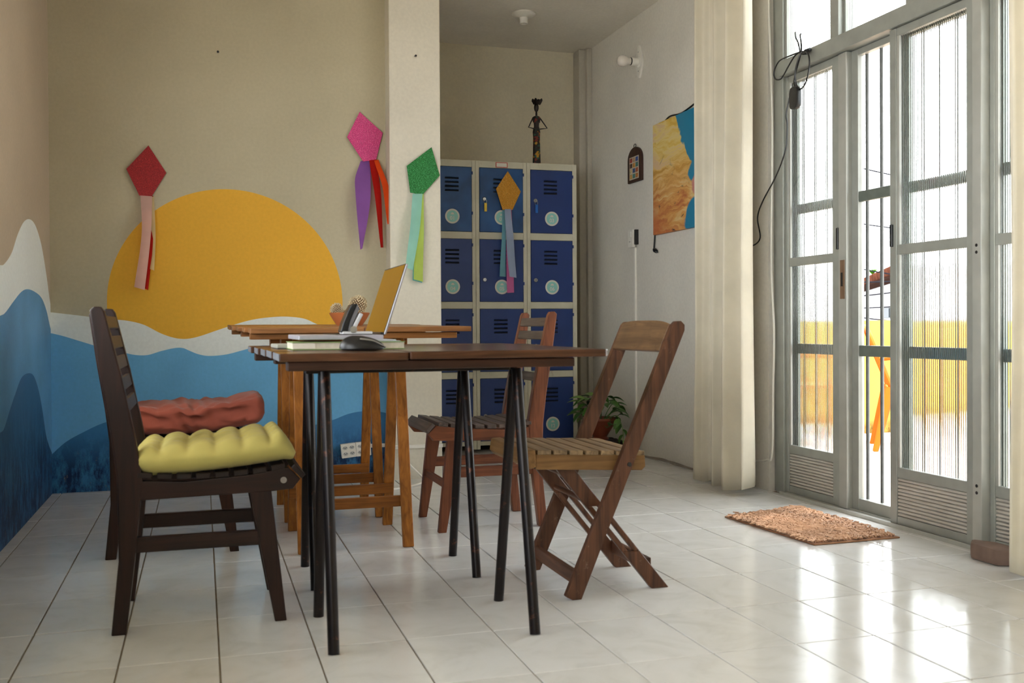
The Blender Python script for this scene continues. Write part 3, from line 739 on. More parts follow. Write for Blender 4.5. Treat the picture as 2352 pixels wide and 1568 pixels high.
# ------------------------------------------------------------------ tables
def metal_table():
    T = thing('trestle_table', 'dark plank table on black steel tube trestles, with the laptop', 'table', (0.6, 2.98, 0))
    top = wood('table_plank', srgb(56, 33, 21), srgb(104, 68, 46), 'x', 0.24, 0.8)
    edge = wood('table_under', srgb(40, 21, 12), srgb(74, 42, 25), 'x', 0.4)
    def plank(x0, x1, y0, y1, z1, th=0.020, r=0.0, m=top):
        p = [(x0, y0), (x1 - r, y0), (x1, y0 + r), (x1, y1 - r), (x1 - r, y1), (x0, y1)] if r else [(x0, y0), (x1, y0), (x1, y1), (x0, y1)]
        b = MB(); b.prism(p, 'z', z1 - th, z1); b.build('plank', m, T, bevel=0.003)
    plank(0.176, 0.488, 2.452, 2.664, 0.7565); plank(0.490, 1.018, 2.440, 2.664, 0.7585, r=0.012)
    plank(0.172, 1.030, 2.667, 2.878, 0.7575); plank(0.168, 1.035, 2.881, 3.092, 0.757); plank(0.160, 1.030, 3.095, 3.306, 0.757); plank(0.150, 1.036, 3.309, 3.52, 0.7575)
    endm = plain('end_paint_grey', srgb(112, 116, 124), 0.6, var=0.4, scale=40)
    for x0, y0, y1, z1 in ((0.176, 2.455, 2.661, 0.7555), (0.172, 2.670, 2.875, 0.7565), (0.168, 2.884, 3.089, 0.756), (0.160, 3.098, 3.303, 0.756), (0.150, 3.312, 3.517, 0.7565)):
        b = MB(); b.box(x0 - 0.0008, x0 + 0.001, y0, y1, z1 - 0.017, z1); b.build('painted_end', endm, T)
    for y0, xa, xb in ((2.465, 0.196, 0.930), (2.97, 0.20, 0.92), (3.30, 0.162, 0.90)):
        b = MB(); b.box(xa, xb, y0, y0 + 0.06, 0.7135, 0.7365); b.build('batten', edge, T, bevel=0.003)
    tubem = plain('black_tube_rust', srgb(30, 24, 24), 0.32, 0.5, var=0.1, scale=10)
    nt = tubem.node_tree; bs = nt.nodes['Principled BSDF']
    src = bs.inputs['Base Color'].links[0].from_socket
    n = noise(nt, coords(nt), 26, 6, 0.7)
    nt.links.new(mix(nt, ramp_fac(nt, n, 0.60, 0.68), src, srgb(92, 56, 40)), bs.inputs['Base Color'])
    for ya, yb, yc, xl, xr in ((2.540, 2.886, 2.705, 0.310, 0.842), (3.174, 3.504, 3.335, 0.332, 0.852)):
        b = MB(); b.box(xl - 0.05, xr - 0.02, yc - 0.02, yc + 0.02, 0.697, 0.7125); b.build('trestle_beam', tubem, T, bevel=0.002)
        for x in (xl, xr):
            for yf, dy in ((ya, -0.012), (yb, 0.012)):
                b = MB(); b.tube([(x, yc + dy, 0.70), (x, yf, 0.0)], 0.0148, 14); b.build('leg', tubem, T, smooth=0.6)
def wood_table():
    T = thing('trestle_table', 'honey brown plank table on wooden trestles, with the terracotta bowl', 'table', (0.56, 4.2, 0))
    top = wood('pine_top', srgb(118, 76, 42), srgb(176, 122, 74), 'x', 0.36, 0.8)
    edge = wood('pine_under', srgb(120, 72, 32), srgb(168, 112, 58), 'x', 0.42)
    leg = wood('pine_leg', srgb(124, 70, 22), srgb(186, 118, 48), 'z', 0.42); lx = wood('pine_leg', srgb(112, 62, 20), srgb(170, 104, 42), 'x', 0.42)
    zt = lambda y: 0.8165 + (y - 3.65) * 0.013
    def plank(x0, x1, y0, y1, dz=0.0, th=0.019):
        b = MB(); vs = []
        for y in (y0, y1):
            for z in (zt(y) + dz - th, zt(y) + dz):
                vs += [(x0, y, z), (x1, y, z)]
        b.add(vs, [(0, 1, 5, 4), (2, 6, 7, 3), (0, 2, 3, 1), (4, 5, 7, 6), (0, 4, 6, 2), (1, 3, 7, 5)]); b.build('plank', top, T, bevel=0.003)
    plank(0.163, 0.563, 3.645, 3.856); plank(0.566, 0.965, 3.650, 3.856, 0.003)
    plank(0.150, 0.955, 3.86, 4.07); plank(0.135, 0.950, 4.074, 4.284, 0.001); plank(0.120, 0.945, 4.288, 4.50); plank(0.112, 0.95, 4.503, 4.73, 0.001)
    for y0, xa, xb in ((3.67, 0.163, 0.915), (4.16, 0.15, 0.90), (4.62, 0.128, 0.90)):
        b = MB(); b.box(xa, xb, y0, y0 + 0.06, zt(y0) - 0.0405, zt(y0) - 0.0185); b.build('batten', edge, T, bevel=0.003)
    for ya, yb, yc in ((3.690, 4.135, 3.905), (4.310, 4.760, 4.53)):
        zb = zt(yc) - 0.0405
        for s in (-1, 1):
            b = MB(); b.box(0.285, 0.765, yc + s * 0.024 - 0.011, yc + s * 0.024 + 0.011, zb - 0.055, zb); b.build('trestle_beam', lx, T, bevel=0.002)
        for x in (0.345, 0.728):
            for yf, s in ((ya, -1), (yb, 1)):
                b = MB(); b.beam((x, yf, 0.0), (x, yc + s * 0.047, zb), 0.040, 0.022, (0, 1, 0.2)); 
                b.v = [(p[0], p[1], max(0.0, p[2])) for p in b.v]
                b.build('leg', leg, T, bevel=0.002)
        for yf, s, z in ((ya, -1, 0.165), (yb, 1, 0.160)):
            yy = yf + (yc + s * 0.047 - yf) * z / zb - s * 0.020
            b = MB(); b.box(0.325, 0.722 + (0.02 if s > 0 else 0), yy - 0.010, yy + 0.010, z - 0.02, z + 0.02); b.build('crossbar', lx, T, bevel=0.002)
metal_table(); wood_table()

# ------------------------------------------------------------------ things on the front table
ZT = 0.7585
def book():
    B = thing('book', 'thick paperback with green covers lying under the laptop', 'book', (0.385, 2.84, ZT))
    paper = plain('page_edges', srgb(214, 206, 188), 0.8, var=0.1, scale=80)
    green = plain('green_cover', srgb(132, 158, 96), 0.5)
    x0, x1, y0, y1 = 0.232, 0.537, 2.745, 2.965
    b = MB(); b.box(x0 + 0.003, x1 - 0.003, y0 + 0.003, y1 - 0.003, ZT + 0.002, ZT + 0.0185); b.build('pages', paper, B)
    for z in (ZT, ZT + 0.0185):
        b = MB(); b.box(x0, x1, y0, y1, z, z + 0.002); b.build('cover', green, B)
    b = MB(); b.box(x0, x0 + 0.06, y0 + 0.001, y0 + 0.0032, ZT + 0.003, ZT + 0.018); b.build('page_tab', plain('tab_cream', srgb(226, 220, 206), 0.8), B)
book()
b = MB(); b.prism([(0.205, 2.955), (0.33, 2.975), (0.33, 3.16), (0.20, 3.14)], 'z', ZT, ZT + 0.012)
tag(b.build('notebook', plain('notebook_silver', srgb(170, 172, 162), 0.45), org=(0.265, 3.05, ZT), bevel=0.0025), 'thin silver grey notebook behind the book', 'notebook')
ZB = ZT + 0.021
def paper_stack():
    P = thing('paper_stack', 'loose white sheets fanned on the green book', 'papers', (0.45, 2.83, ZB))
    wp = plain('white_paper', srgb(228, 228, 236), 0.8, var=0.05)
    for k, (x, y, a) in enumerate(((0.458, 2.835, 0.05), (0.452, 2.838, -0.03), (0.447, 2.832, 0.02))):
        b = MB(); b.box(-0.065, 0.065, -0.075, 0.075, 0, 0.0014); o = b.build('sheet', wp, P, world=False); o.location = (x - 0.45, y - 2.83, k * 0.0017); o.rotation_euler = (0, 0, a)
def laptop():
    Z0 = ZB + 0.0052
    hx_ = 0.478; y0, y1 = 2.775, 3.115
    L = thing('laptop', 'open laptop with its glossy screen mirroring the yellow wall', 'laptop', (hx_, (y0 + y1) / 2, Z0))
    silver = plain('lavender_silver', srgb(186, 184, 196), 0.35, 0.4); bez = plain('screen_bezel', srgb(28, 26, 30), 0.4)
    b = MB(); b.box(hx_ - 0.228, hx_ + 0.004, y0, y1, Z0, Z0 + 0.013); b.build('base', silver, L, bevel=0.003)
    kb = MB(); kb.box(hx_ - 0.125, hx_ - 0.025, y0 + 0.02, y1 - 0.02, Z0 + 0.013, Z0 + 0.0145); kb.build('keyboard', black_pl, L)
    b = MB(); b.tube([(hx_ + 0.004, y0 + 0.02, Z0 + 0.014), (hx_ + 0.004, y1 - 0.02, Z0 + 0.014)], 0.006, 10); b.build('hinge', bez, L, smooth=True)
    # lid: leans away from the keyboard
    d = Vector((0.064, 0, 0.196)).normalized(); n = Vector((-d.z, 0, d.x)); Lh = 0.207
    o0 = Vector((hx_ + 0.005, 0, Z0 + 0.014))
    def slab(a0, a1, t0, t1, ya, yb):
        q = MB(); pts = []
        for a in (a0, a1):
            for t in (t0, t1):
                p = o0 + d * a + n * t; pts.append((p.x, p.z))
        q.prism([pts[0], pts[1], pts[3], pts[2]], 'y', ya, yb); return q
    slab(0, Lh, -0.006, 0.0, y0, y1).build('lid', plain('lid_grey', srgb(150, 148, 152), 0.4, 0.3), L, bevel=0.002)
    slab(0, Lh, 0.0002, 0.0008, y0 + 0.002, y1 - 0.002).build('bezel', bez, L)
    m, nt, bs = new_mat('glossy_screen'); bs.inputs['Base Color'].default_value = (0.012, 0.012, 0.014, 1); bs.inputs['Roughness'].default_value = 0.03
    bs.inputs['IOR'].default_value = 1.6; bs.inputs['Coat Weight'].default_value = 1.0; bs.inputs['Coat Roughness'].default_value = 0.02
    bump(nt, bs, noise(nt, coords(nt), 2, 1), 0.01, 0.001)
    slab(0.004, Lh - 0.003, 0.001, 0.0014, y0 + 0.004, y1 - 0.004).build('screen', m, L)
paper_stack(); laptop()
def mouse():
    c = Vector((0.404, 2.655, ZT))
    Mo = thing('computer_mouse', 'black computer mouse with silver trim at the table edge', 'mouse', c, 0)
    b = MB()
    def f(u, v):
        a = 2 * PI * u; r = 1 - (v ** 2.2)
        lx, ly = 0.060, 0.032
        x = math.copysign(abs(math.cos(a)) ** 0.85, math.cos(a)) * lx * (r ** 0.5)
        y = math.copysign(abs(math.sin(a)) ** 0.85, math.sin(a)) * ly * (r ** 0.5)
        return (x, y, 0.004 + 0.034 * v * (1 - 0.25 * x / lx))
    b.grid(f, 32, 14, closed_u=True); b.add([f(k / 32, 0) for k in range(32)], [tuple(range(32))])
    b.build('shell', black_pl, Mo, world=False, smooth=2.0)
    b = MB(); b.lathe([(0.040, 0), (0.042, 0.004)], (0, 0, 0), 24); b.v = [(p[0] * 1.35, p[1] * 0.72, p[2]) for p in b.v]; b.build('base_plate', black_pl, Mo, world=False)
    b = MB(); b.tube(spline([(-0.01, -0.0300, 0.030), (0.025, -0.0305, 0.0245), (0.050, -0.0215, 0.012), (0.060, -0.008, 0.007)], 5), 0.0022, 6); b.build('silver_trim', steel, Mo, world=False, smooth=True)
mouse()
def hole_punch():
    zb = ZB + 0.0052 + 0.0145
    P = thing('hole_punch', 'black and silver hole punch with raised lever beside the screen', 'hole punch', (0.40, 2.83, zb))
    w = plain('punch_white', srgb(220, 222, 226), 0.35, 0.2); g = plain('punch_grey', srgb(128, 128, 134), 0.4, 0.4)
    b = MB(); b.box(0.372, 0.455, 2.795, 2.865, zb, zb + 0.008); b.build('base', w, P, bevel=0.003)
    b = MB(); b.lathe([(0.010, 0), (0.010, 0.07)], (0.402, 2.795, zb + 0.013), 16, 'y'); b.build('pivot', steel, P, smooth=0.6)
    prof = [(0.366, zb + 0.006), (0.373, zb + 0.030), (0.386, zb + 0.062), (0.397, zb + 0.083), (0.413, zb + 0.085)]
    inner = [(0.404, zb + 0.065), (0.392, zb + 0.036), (0.385, zb + 0.006)]
    b = MB(); b.prism(prof + inner, 'y', 2.80, 2.86); b.build('lever', black_pl, P, bevel=0.003)
    b = MB(); b.prism([(0.386, zb + 0.007), (0.393, zb + 0.036), (0.405, zb + 0.064), (0.414, zb + 0.084), (0.420, zb + 0.070), (0.406, zb + 0.038), (0.394, zb + 0.008)], 'y', 2.803, 2.857); b.build('lever_plate', g, P, bevel=0.001)
    b = MB(); b.beam((0.404, 2.83, zb + 0.016), (0.426, 2.83, zb + 0.058), 0.05, 0.012, (1, 0, 0)); b.build('spring_arm', w, P, bevel=0.003)
hole_punch()

# bowl with dried balls on the back table
BW = at_y(803, 742, 4.22); zbt = 0.8165 + (4.22 - 3.65) * 0.013 + 0.001
terra = plain('terracotta', srgb(176, 104, 60), 0.55, var=0.15, scale=8)
b = MB(); b.lathe([(0.001, 0), (0.052, 0.0), (0.056, 0.006), (0.066, 0.020), (0.078, 0.040), (0.084, 0.052), (0.080, 0.054), (0.072, 0.040), (0.058, 0.018), (0.04, 0.010), (0.001, 0.009)], (BW.x, 4.22, zbt), 40)
tag(b.build('bowl', terra, org=(BW.x, 4.22, zbt), smooth=0.8), 'terracotta bowl with dried balls on the wooden table', 'bowl')
def dried_ball(c, r, label):
    b = MB(); n = 210
    cr = plain('dried_cream', srgb(214, 196, 160), 0.85, var=0.35, scale=60); br = plain('dried_core', srgb(112, 82, 56), 0.9, var=0.3)
    T = thing('dried_ball', label, 'dried pod', c, 0, 'dried balls in the bowl')
    q = MB(); q.grid(lambda u, v: (0.86 * r * math.cos(2 * PI * u) * math.sin(PI * v), 0.86 * r * math.sin(2 * PI * u) * math.sin(PI * v), 0.86 * r * math.cos(PI * v)), 20, 12, closed_u=True)
    q.build('core', br, T, world=False, smooth=True)
    for k in range(n):
        z = 1 - 2 * (k + 0.5) / n; t = k * 2.39996; s = math.sqrt(1 - z * z)
        d = Vector((s * math.cos(t), s * math.sin(t), z)); e = r * random.uniform(0.94, 1.10)
        side = d.cross(Vector((random.uniform(-1, 1), random.uniform(-1, 1), 1))).normalized()
        b.tube([d * r * 0.80, d * e, d * e * 1.02 + side * r * 0.10], [r * 0.06, r * 0.085, r * 0.03], 5)
    o = b.build('bracts', cr, T, world=False, smooth=True); o['kind'] = 'stuff'
a1 = at_y(771, 708, 4.20); a2 = at_y(822, 699, 4.23); a3 = at_y(797, 722, 4.27)
dried_ball((a1.x + 0.004, 4.20, a1.z - 0.004), 0.025, 'smaller dried textured ball at the left side of the bowl')
dried_ball((a2.x, 4.23, a2.z), 0.037, 'larger cream dried ball rising from the bowl')
dried_ball((a3.x, 4.275, zbt + 0.042), 0.026, 'dried ball low in the middle of the bowl')

# ------------------------------------------------------------------ lockers
LY = 6.30
navy = plain('locker_blue', srgb(34, 60, 122), 0.45, 0.0, var=0.12, scale=5, bmp=0.03)
navy_w = plain('locker_blue_faded', srgb(36, 84, 142), 0.45, 0.0, var=0.45, scale=7)
dark_slot = plain('dark_slot', srgb(12, 14, 20), 0.8)
def locker_frame_mat():
    m, nt, bs = new_mat('locker_grey'); v = coords(nt, rnd=False)
    base = ramp(nt, noise(nt, v, 5, 4), [(0.3, srgb(202, 198, 176)), (0.7, srgb(218, 214, 194))])
    rust = ramp_fac(nt, noise(nt, coords(nt, (6, 6, 2.2), rnd=False), 1.6, 6, 0.75), 0.60, 0.74)
    c = mix(nt, math_n(nt, 'MULTIPLY', rust, 0.75), base, srgb(146, 112, 70))
    nt.links.new(c, bs.inputs['Base Color']); bs.inputs['Roughness'].default_value = 0.5; return m
frame_m = locker_frame_mat()
def lx(px): return at_y(px, 700, LY).x
def lz(py): return at_y(1220, py, LY).z
xL0, xLs = lx(1219) - 3 * (lx(1219) - lx(1102)) + (lx(1219) - lx(1102)), None
pitch = lx(1219) - lx(1102)
cols = [(lx(1102) - pitch, lx(1085.5)), (lx(1102), lx(1203)), (lx(1219.5), lx(1316))]
rows = [(lz(389), lz(535.5)), (lz(551), lz(693.5)), (lz(708.5), lz(852)), (lz(866.5), lz(1009))]
LX0, LX1 = cols[0][0] - 0.024, lx(1325.5); LZ1 = lz(374)
K = thing('locker_cabinet', 'grey steel locker cabinet with twelve navy blue numbered doors', 'locker', ((LX0 + LX1) / 2, LY, 0))
b = MB(); b.box(LX0, LX1, LY + 0.02, LY + 0.42, 0.05, LZ1 - 0.001); b.build('carcass', frame_m, K)
for xa, xb in ((LX0, cols[0][0]), (cols[0][1], (cols[0][1] + cols[1][0]) / 2 - 0.001), ((cols[0][1] + cols[1][0]) / 2 + 0.001, cols[1][0]), (cols[1][1], (cols[1][1] + cols[2][0]) / 2 - 0.001), ((cols[1][1] + cols[2][0]) / 2 + 0.001, cols[2][0]), (cols[2][1], LX1)):
    b = MB(); b.box(xa, xb, LY, LY + 0.022, 0.02, LZ1); b.build('stile', frame_m, K, bevel=0.001)
zs = [(0.045, rows[3][1])] + [(rows[k + 1][0], rows[k][1]) for k in range(3)] + [(rows[0][0], LZ1)]
for xa, xb in cols:
    for za, zb in zs:
        b = MB(); b.box(xa, xb, LY + 0.001, LY + 0.021, za, zb); b.build('shelf_edge', frame_m, K, bevel=0.001)
for xa in (LX0 + 0.01, LX1 - 0.04):
    for yy in (LY + 0.03, LY + 0.38):
        b = MB(); b.box(xa, xa + 0.03, yy, yy + 0.03, 0, 0.05); b.build('foot', frame_m, K)
aqua = plain('sticker_aqua', srgb(150, 212, 206), 0.5, var=0.03); stw = plain('sticker_white', srgb(226, 224, 214), 0.5, var=0.03)
lmb = MB()
lmb.box(-0.046, 0.046, -0.0012, 0.0, -0.0062, 0.0012, 1)
lmb.add([(-0.046, 0, 0.007), (0.046, 0, 0.007), (0.043, -0.008, 0.001), (-0.043, -0.008, 0.001)], [(0, 1, 2, 3), (3, 2, 1, 0)], 0)
louv = {m_.name: lmb.mesh('louvre', [m_, dark_slot]) for m_ in (navy, navy_w)}
q = MB(); q.disc((0, 0, 0), 0.0475, 'y', 36, -0.001); st_me = q.mesh('sticker', stw)
q = MB(); q.disc((0, -0.001, 0), 0.0365, 'y', 36, -0.0008); si_me = q.mesh('sticker_center', aqua)
q = MB(); q.prism([(-0.011, 0), (0.011, 0), (0.0105, 0.006), (0.0075, 0.010), (0.003, 0.0125), (-0.003, 0.0125), (-0.0075, 0.010), (-0.0105, 0.006)], 'y', -0.0025, -0.0018); ic_me = q.mesh('icon', stw)
q = MB(); q.lathe([(0.0125, 0), (0.0125, -0.006), (0.009, -0.009)], (0, 0, 0), 20, 'y'); q.box(-0.0014, 0.0014, -0.0096, -0.0088, -0.006, 0.006, 1); lk_me = q.mesh('lock', [steel, dark_slot], smooth=0.5)
q = MB(); q.box(0, 0.007, -0.006, 0.0, -0.02, 0.0); q.box(0, 0.0065, -0.006, 0.0, -0.045, -0.02, 1); hg_me = q.mesh('hinge', [navy, plain('hinge_white', srgb(206, 204, 194), 0.5)])
tags = {1: ((228, 196, 60), 1.0), 2: ((40, 110, 200), 1.0), 7: ((190, 40, 40), 0.6), 10: ((40, 90, 170), 1.0)}
for r_, (zb_, zt_) in enumerate([(b_, a_) for a_, b_ in rows]):
    for c_, (xa, xb) in enumerate(cols):
        n = r_ * 3 + c_; dm = navy_w if n in (0, 1) else navy
        g = 0.0025
        bb_ = MB(); bb_.box(xa + g, xb - g, LY - 0.003, LY + 0.016, zb_ + g, zt_ - g)
        D = link('door', bb_.mesh('door', dm, bevel=0.0015, org=K.location), K)
        off = -Vector(K.location)
        vx = xa + (xb - xa) * (0.47 if c_ else 0.55)
        def sub(nm, me, x, z, y=LY - 0.003): return link(nm, me, D, Vector((x, y, z)) + off)
        for k in range(4): sub('louvre', louv[dm.name], vx, zt_ - 0.075 - 0.0265 * k)
        sx_ = xa + (xb - xa) * 0.50 if c_ else xa + (xb - xa) * 0.56
        sz_ = zb_ + 0.098
        sub('sticker', st_me, sx_, sz_); sub('sticker_center', si_me, sx_, sz_); sub('sticker_icon', ic_me, sx_, sz_ + 0.011)
        cu = bpy.data.curves.new('number', 'FONT'); cu.body = '%02d' % (n + 1); cu.size = 0.034; cu.align_x = 'CENTER'; cu.align_y = 'CENTER'; cu.extrude = 0.0004; cu.offset = 0.0006
        cu.materials.append(stw)
        tmp = bpy.data.objects.new('number_curve', cu); COL.objects.link(tmp)
        nme = bpy.data.meshes.new_from_object(tmp.evaluated_get(bpy.context.evaluated_depsgraph_get())); bpy.data.objects.remove(tmp)
        link('number', nme, D, Vector((sx_, LY - 0.0052, sz_ - 0.013)) + off, (PI / 2, 0, 0))
        lx_, lz_ = xa + 0.033, (zb_ + zt_) / 2 + 0.0 + (0.005 if r_ == 0 else -0.06 if r_ == 1 else -0.04)
        sub('lock', lk_me, lx_, lz_)
        for zz in (zt_ - 0.03, zb_ + 0.13): sub('hinge', hg_me, xb - 0.003, zz)
        if n in tags:
            cc, kk = tags[n]
            q = MB(); q.tube([(0.010 * math.sin(a), -0.011, -0.016 + 0.012 * math.cos(a)) for a in [2 * PI * i / 12 for i in range(13)]], 0.0011, 5)
            sub('key_ring', q.mesh('key_ring', steel), lx_ + 0.004, lz_)
            q = MB(); q.box(-0.009 * kk, 0.009 * kk, -0.013, -0.009, -0.082, -0.026); sub('key_tag', q.mesh('key_tag', plain('tag_%d' % n, srgb(*cc), 0.4), bevel=0.003), lx_ + 0.006, lz_)
# card tucked on the top edge
cpt = at_y(1152, 379, LY - 0.003)
Kc = thing('label_card', 'small white card with red border on the locker top edge', 'card', (cpt.x, LY - 0.004, cpt.z))
b = MB(); b.box(-0.040, 0.040, -0.0012, 0, -0.017, 0.017); b.build('card', plain('card_red', srgb(200, 90, 84), 0.6), Kc, world=False)
b = MB(); b.box(-0.0345, 0.0345, -0.002, -0.001, -0.0125, 0.0125); b.build('paper', stw, Kc, world=False)

# figurine on the lockers
def figurine():
    fx = 2.166; fy = 6.45; z0 = LZ1 - 0.001
    F = thing('figurine', 'slim dark carved woman figurine in a patterned dress on the lockers', 'figurine', (fx, fy, z0))
    dk = plain('ebony', srgb(30, 20, 18), 0.4); 
    m, nt, bs = new_mat('african_print')
    v = coords(nt, (1, 1, 1)); vo = nt.nodes.new('ShaderNodeTexVoronoi'); vo.inputs['Scale'].default_value = 75; nt.links.new(v, vo.inputs['Vector'])
    sp = nt.nodes.new('ShaderNodeSeparateColor'); nt.links.new(vo.outputs['Color'], sp.inputs[0])
    c = ramp(nt, sp.outputs[0], [(0.0, srgb(30, 22, 18)), (0.45, srgb(120, 36, 22)), (0.60, srgb(24, 40, 34)), (0.75, srgb(190, 140, 40)), (0.90, srgb(40, 90, 70))]); c.node.color_ramp.interpolation = 'CONSTANT'
    nt.links.new(c, bs.inputs['Base Color']); bs.inputs['Roughness'].default_value = 0.6
    b = MB(); b.lathe([(0.001, 0), (0.028, 0), (0.028, 0.006), (0.026, 0.06), (0.024, 0.14), (0.023, 0.20), (0.026, 0.235), (0.022, 0.255), (0.001, 0.257)], (0, 0, 0), 20); b.build('dress', m, F, world=False, smooth=0.8)
    b = MB(); b.lathe([(0.001, 0.25), (0.024, 0.252), (0.017, 0.272), (0.019, 0.30), (0.026, 0.325), (0.022, 0.338), (0.007, 0.345), (0.006, 0.375), (0.001, 0.376)], (0, 0, 0), 18); b.build('torso', dk, F, world=False, smooth=0.8)
    b = MB(); b.lathe([(0.023, 0.298), (0.0285, 0.322), (0.024, 0.335)], (0, 0, 0), 18); b.build('bodice', m, F, world=False, smooth=0.8)
    b = MB(); b.grid(lambda u, v: (0.0165 * math.cos(2 * PI * u) * math.sin(PI * v), 0.018 * math.sin(2 * PI * u) * math.sin(PI * v) , 0.40 + 0.032 * math.cos(PI * v)), 16, 10, closed_u=True); b.build('head', dk, F, world=False, smooth=True)
    b = MB()
    for k in range(11):
        a = k * 2.4; rr = 0.012 + 0.010 * (k % 3) / 2
        p = Vector((rr * math.cos(a) + 0.002, rr * 0.8 * math.sin(a), 0.425)); b.tube([p, p + Vector((0.012 * math.cos(a), 0.01 * math.sin(a), 0.018 + 0.006 * (k % 2))), p + Vector((0.016 * math.cos(a), 0.012 * math.sin(a), 0.026 + 0.008 * (k % 2)))], [0.009, 0.010, 0.003], 6)
    b.build('hair', dk, F, world=False, smooth=True)
    for s in (-1, 1):
        b = MB(); b.tube([(s * 0.024, 0, 0.332), (s * 0.066 + 0.006, -0.012, 0.262), (s * 0.018, -0.022, 0.252)], [0.0045, 0.0038, 0.0042], 8); b.build('arm', dk, F, world=False, smooth=True)
        b = MB(); b.lathe([(0.0035, 0), (0.0035, 0.006)], (s * 0.017, -0.004, 0.366), 8); b.build('earring', plain('ear_bead', srgb(220, 200, 150), 0.4), F, world=False)
figurine()

# ------------------------------------------------------------------ kites
def kite(label, Y, poly, ribbons, mat, dy=0.012):
    pts = [at_y(x, y, Y - dy) for x, y in poly]
    cx = sum(p.x for p in pts) / len(pts); cz = sum(p.z for p in pts) / len(pts)
    T = thing('paper_kite', label, 'kite', (cx, Y, cz), 0, 'paper kite decorations')
    b = MB(); b.prism([(p.x, p.z) for p in pts], 'y', Y - dy - 0.003, Y - dy); b.build('kite_panel', mat, T, bevel=0.0006)
    b = MB(); b.box(cx - 0.02, cx + 0.02, Y - dy, Y - 0.0006, cz - 0.02, cz + 0.02); b.build('sticky_pad', stw, T)
    for k, (left, right, m, depth) in enumerate(ribbons):
        n = 26
        def g(u, v):
            def on(path):
                zz = path[0][1] + (path[-1][1] - path[0][1]) * v
                xs = sorted([(-(p[1]), p[0]) for p in path]); return interp(xs, -zz), zz
            xl, yl = on(left); xr, yr = on(right)
            px, py = xl + (xr - xl) * u, yl + (yr - yl) * u
            p = at_y(px, py, Y)
            off = depth * smoothstep(0, 0.5, v) + 0.006 * math.sin(6.0 * v) * v + 0.012 * math.sin(PI * u) * (0.2 + v) * 0.5
            return (p.x, Y - 0.008 - 0.007 * k - max(0, off), p.z)
        b = MB(); b.grid(g, 6, n); b.build('streamer', m, T, smooth=True)
def crepe(name, c): return fabric(name, c, 0.8, 0.35, 500)
kite('dark red glitter kite with pink and red streamers over the painted sun', YB,
     [(341, 334), (382, 397), (348, 452), (320, 449), (290, 388)],
     [([(334, 450), (338, 560), (332, 662)], [(352, 450), (352, 560), (341, 667)], crepe('crepe_red', srgb(190, 30, 20)), 0.03),
      ([(340, 455), (347, 540), (344, 618)], [(354, 452), (358, 540), (355, 622)], crepe('crepe_straw', srgb(220, 200, 150)), 0.02),
      ([(323, 450), (327, 540), (310, 660)], [(350, 452), (348, 540), (334, 667)], crepe('crepe_pink', srgb(236, 196, 184)), 0.045)],
     glitter('glitter_red', srgb(150, 10, 22), srgb(230, 60, 60)))
kite('hot pink glitter kite with purple, red and orange streamers by the column', YB,
     [(826, 257), (879, 305), (864, 367), (834, 371), (797, 315)],
     [([(828, 370), (813, 420), (824, 575)], [(851, 369), (845, 480), (829, 572)], crepe('crepe_purple', srgb(150, 96, 176)), 0.05),
      ([(847, 369), (856, 440), (871, 570)], [(864, 367), (872, 450), (877, 570)], crepe('crepe_dark_red', srgb(186, 26, 18)), 0.035),
      ([(858, 370), (872, 430), (884, 518)], [(868, 368), (886, 430), (902, 516)], crepe('crepe_orange', srgb(240, 84, 28)), 0.06)],
     glitter('glitter_pink', srgb(214, 58, 130), srgb(250, 150, 190)))
kite('green glitter kite with aqua and lime streamers on the white column', CY0,
     [(991, 338), (1010, 403), (970, 448), (942, 442), (934, 381)],
     [([(952, 448), (950, 540), (946, 644)], [(972, 446), (972, 540), (968, 650)], crepe('crepe_teal', srgb(120, 190, 190)), 0.012),
      ([(958, 448), (950, 540), (947, 642)], [(972, 446), (970, 540), (968, 648)], crepe('crepe_lime', srgb(206, 226, 110)), 0.024),
      ([(946, 446), (936, 540), (927, 615)], [(969, 446), (958, 540), (944, 622)], crepe('crepe_aqua', srgb(164, 220, 206)), 0.030)],
     glitter('glitter_green', srgb(18, 112, 44), srgb(120, 230, 150)))
kite('golden glitter kite with blue and pink streamers on locker door two', LY - 0.006,
     [(1166, 393), (1196, 440), (1177, 482), (1154, 482), (1139, 434)],
     [([(1153, 481), (1149, 560), (1145, 635)], [(1160, 481), (1159, 560), (1159, 636)], crepe('crepe_sky', srgb(140, 200, 214)), 0.02),
      ([(1164, 481), (1160, 560), (1162, 673)], [(1173, 481), (1176, 560), (1178, 672)], crepe('crepe_rose', srgb(238, 130, 190)), 0.014),
      ([(1157, 481), (1158, 560), (1165, 636)], [(1171, 481), (1175, 560), (1181, 639)], crepe('crepe_ice', srgb(186, 204, 232)), 0.032)],
     glitter('glitter_gold', srgb(206, 140, 28), srgb(250, 214, 120)))

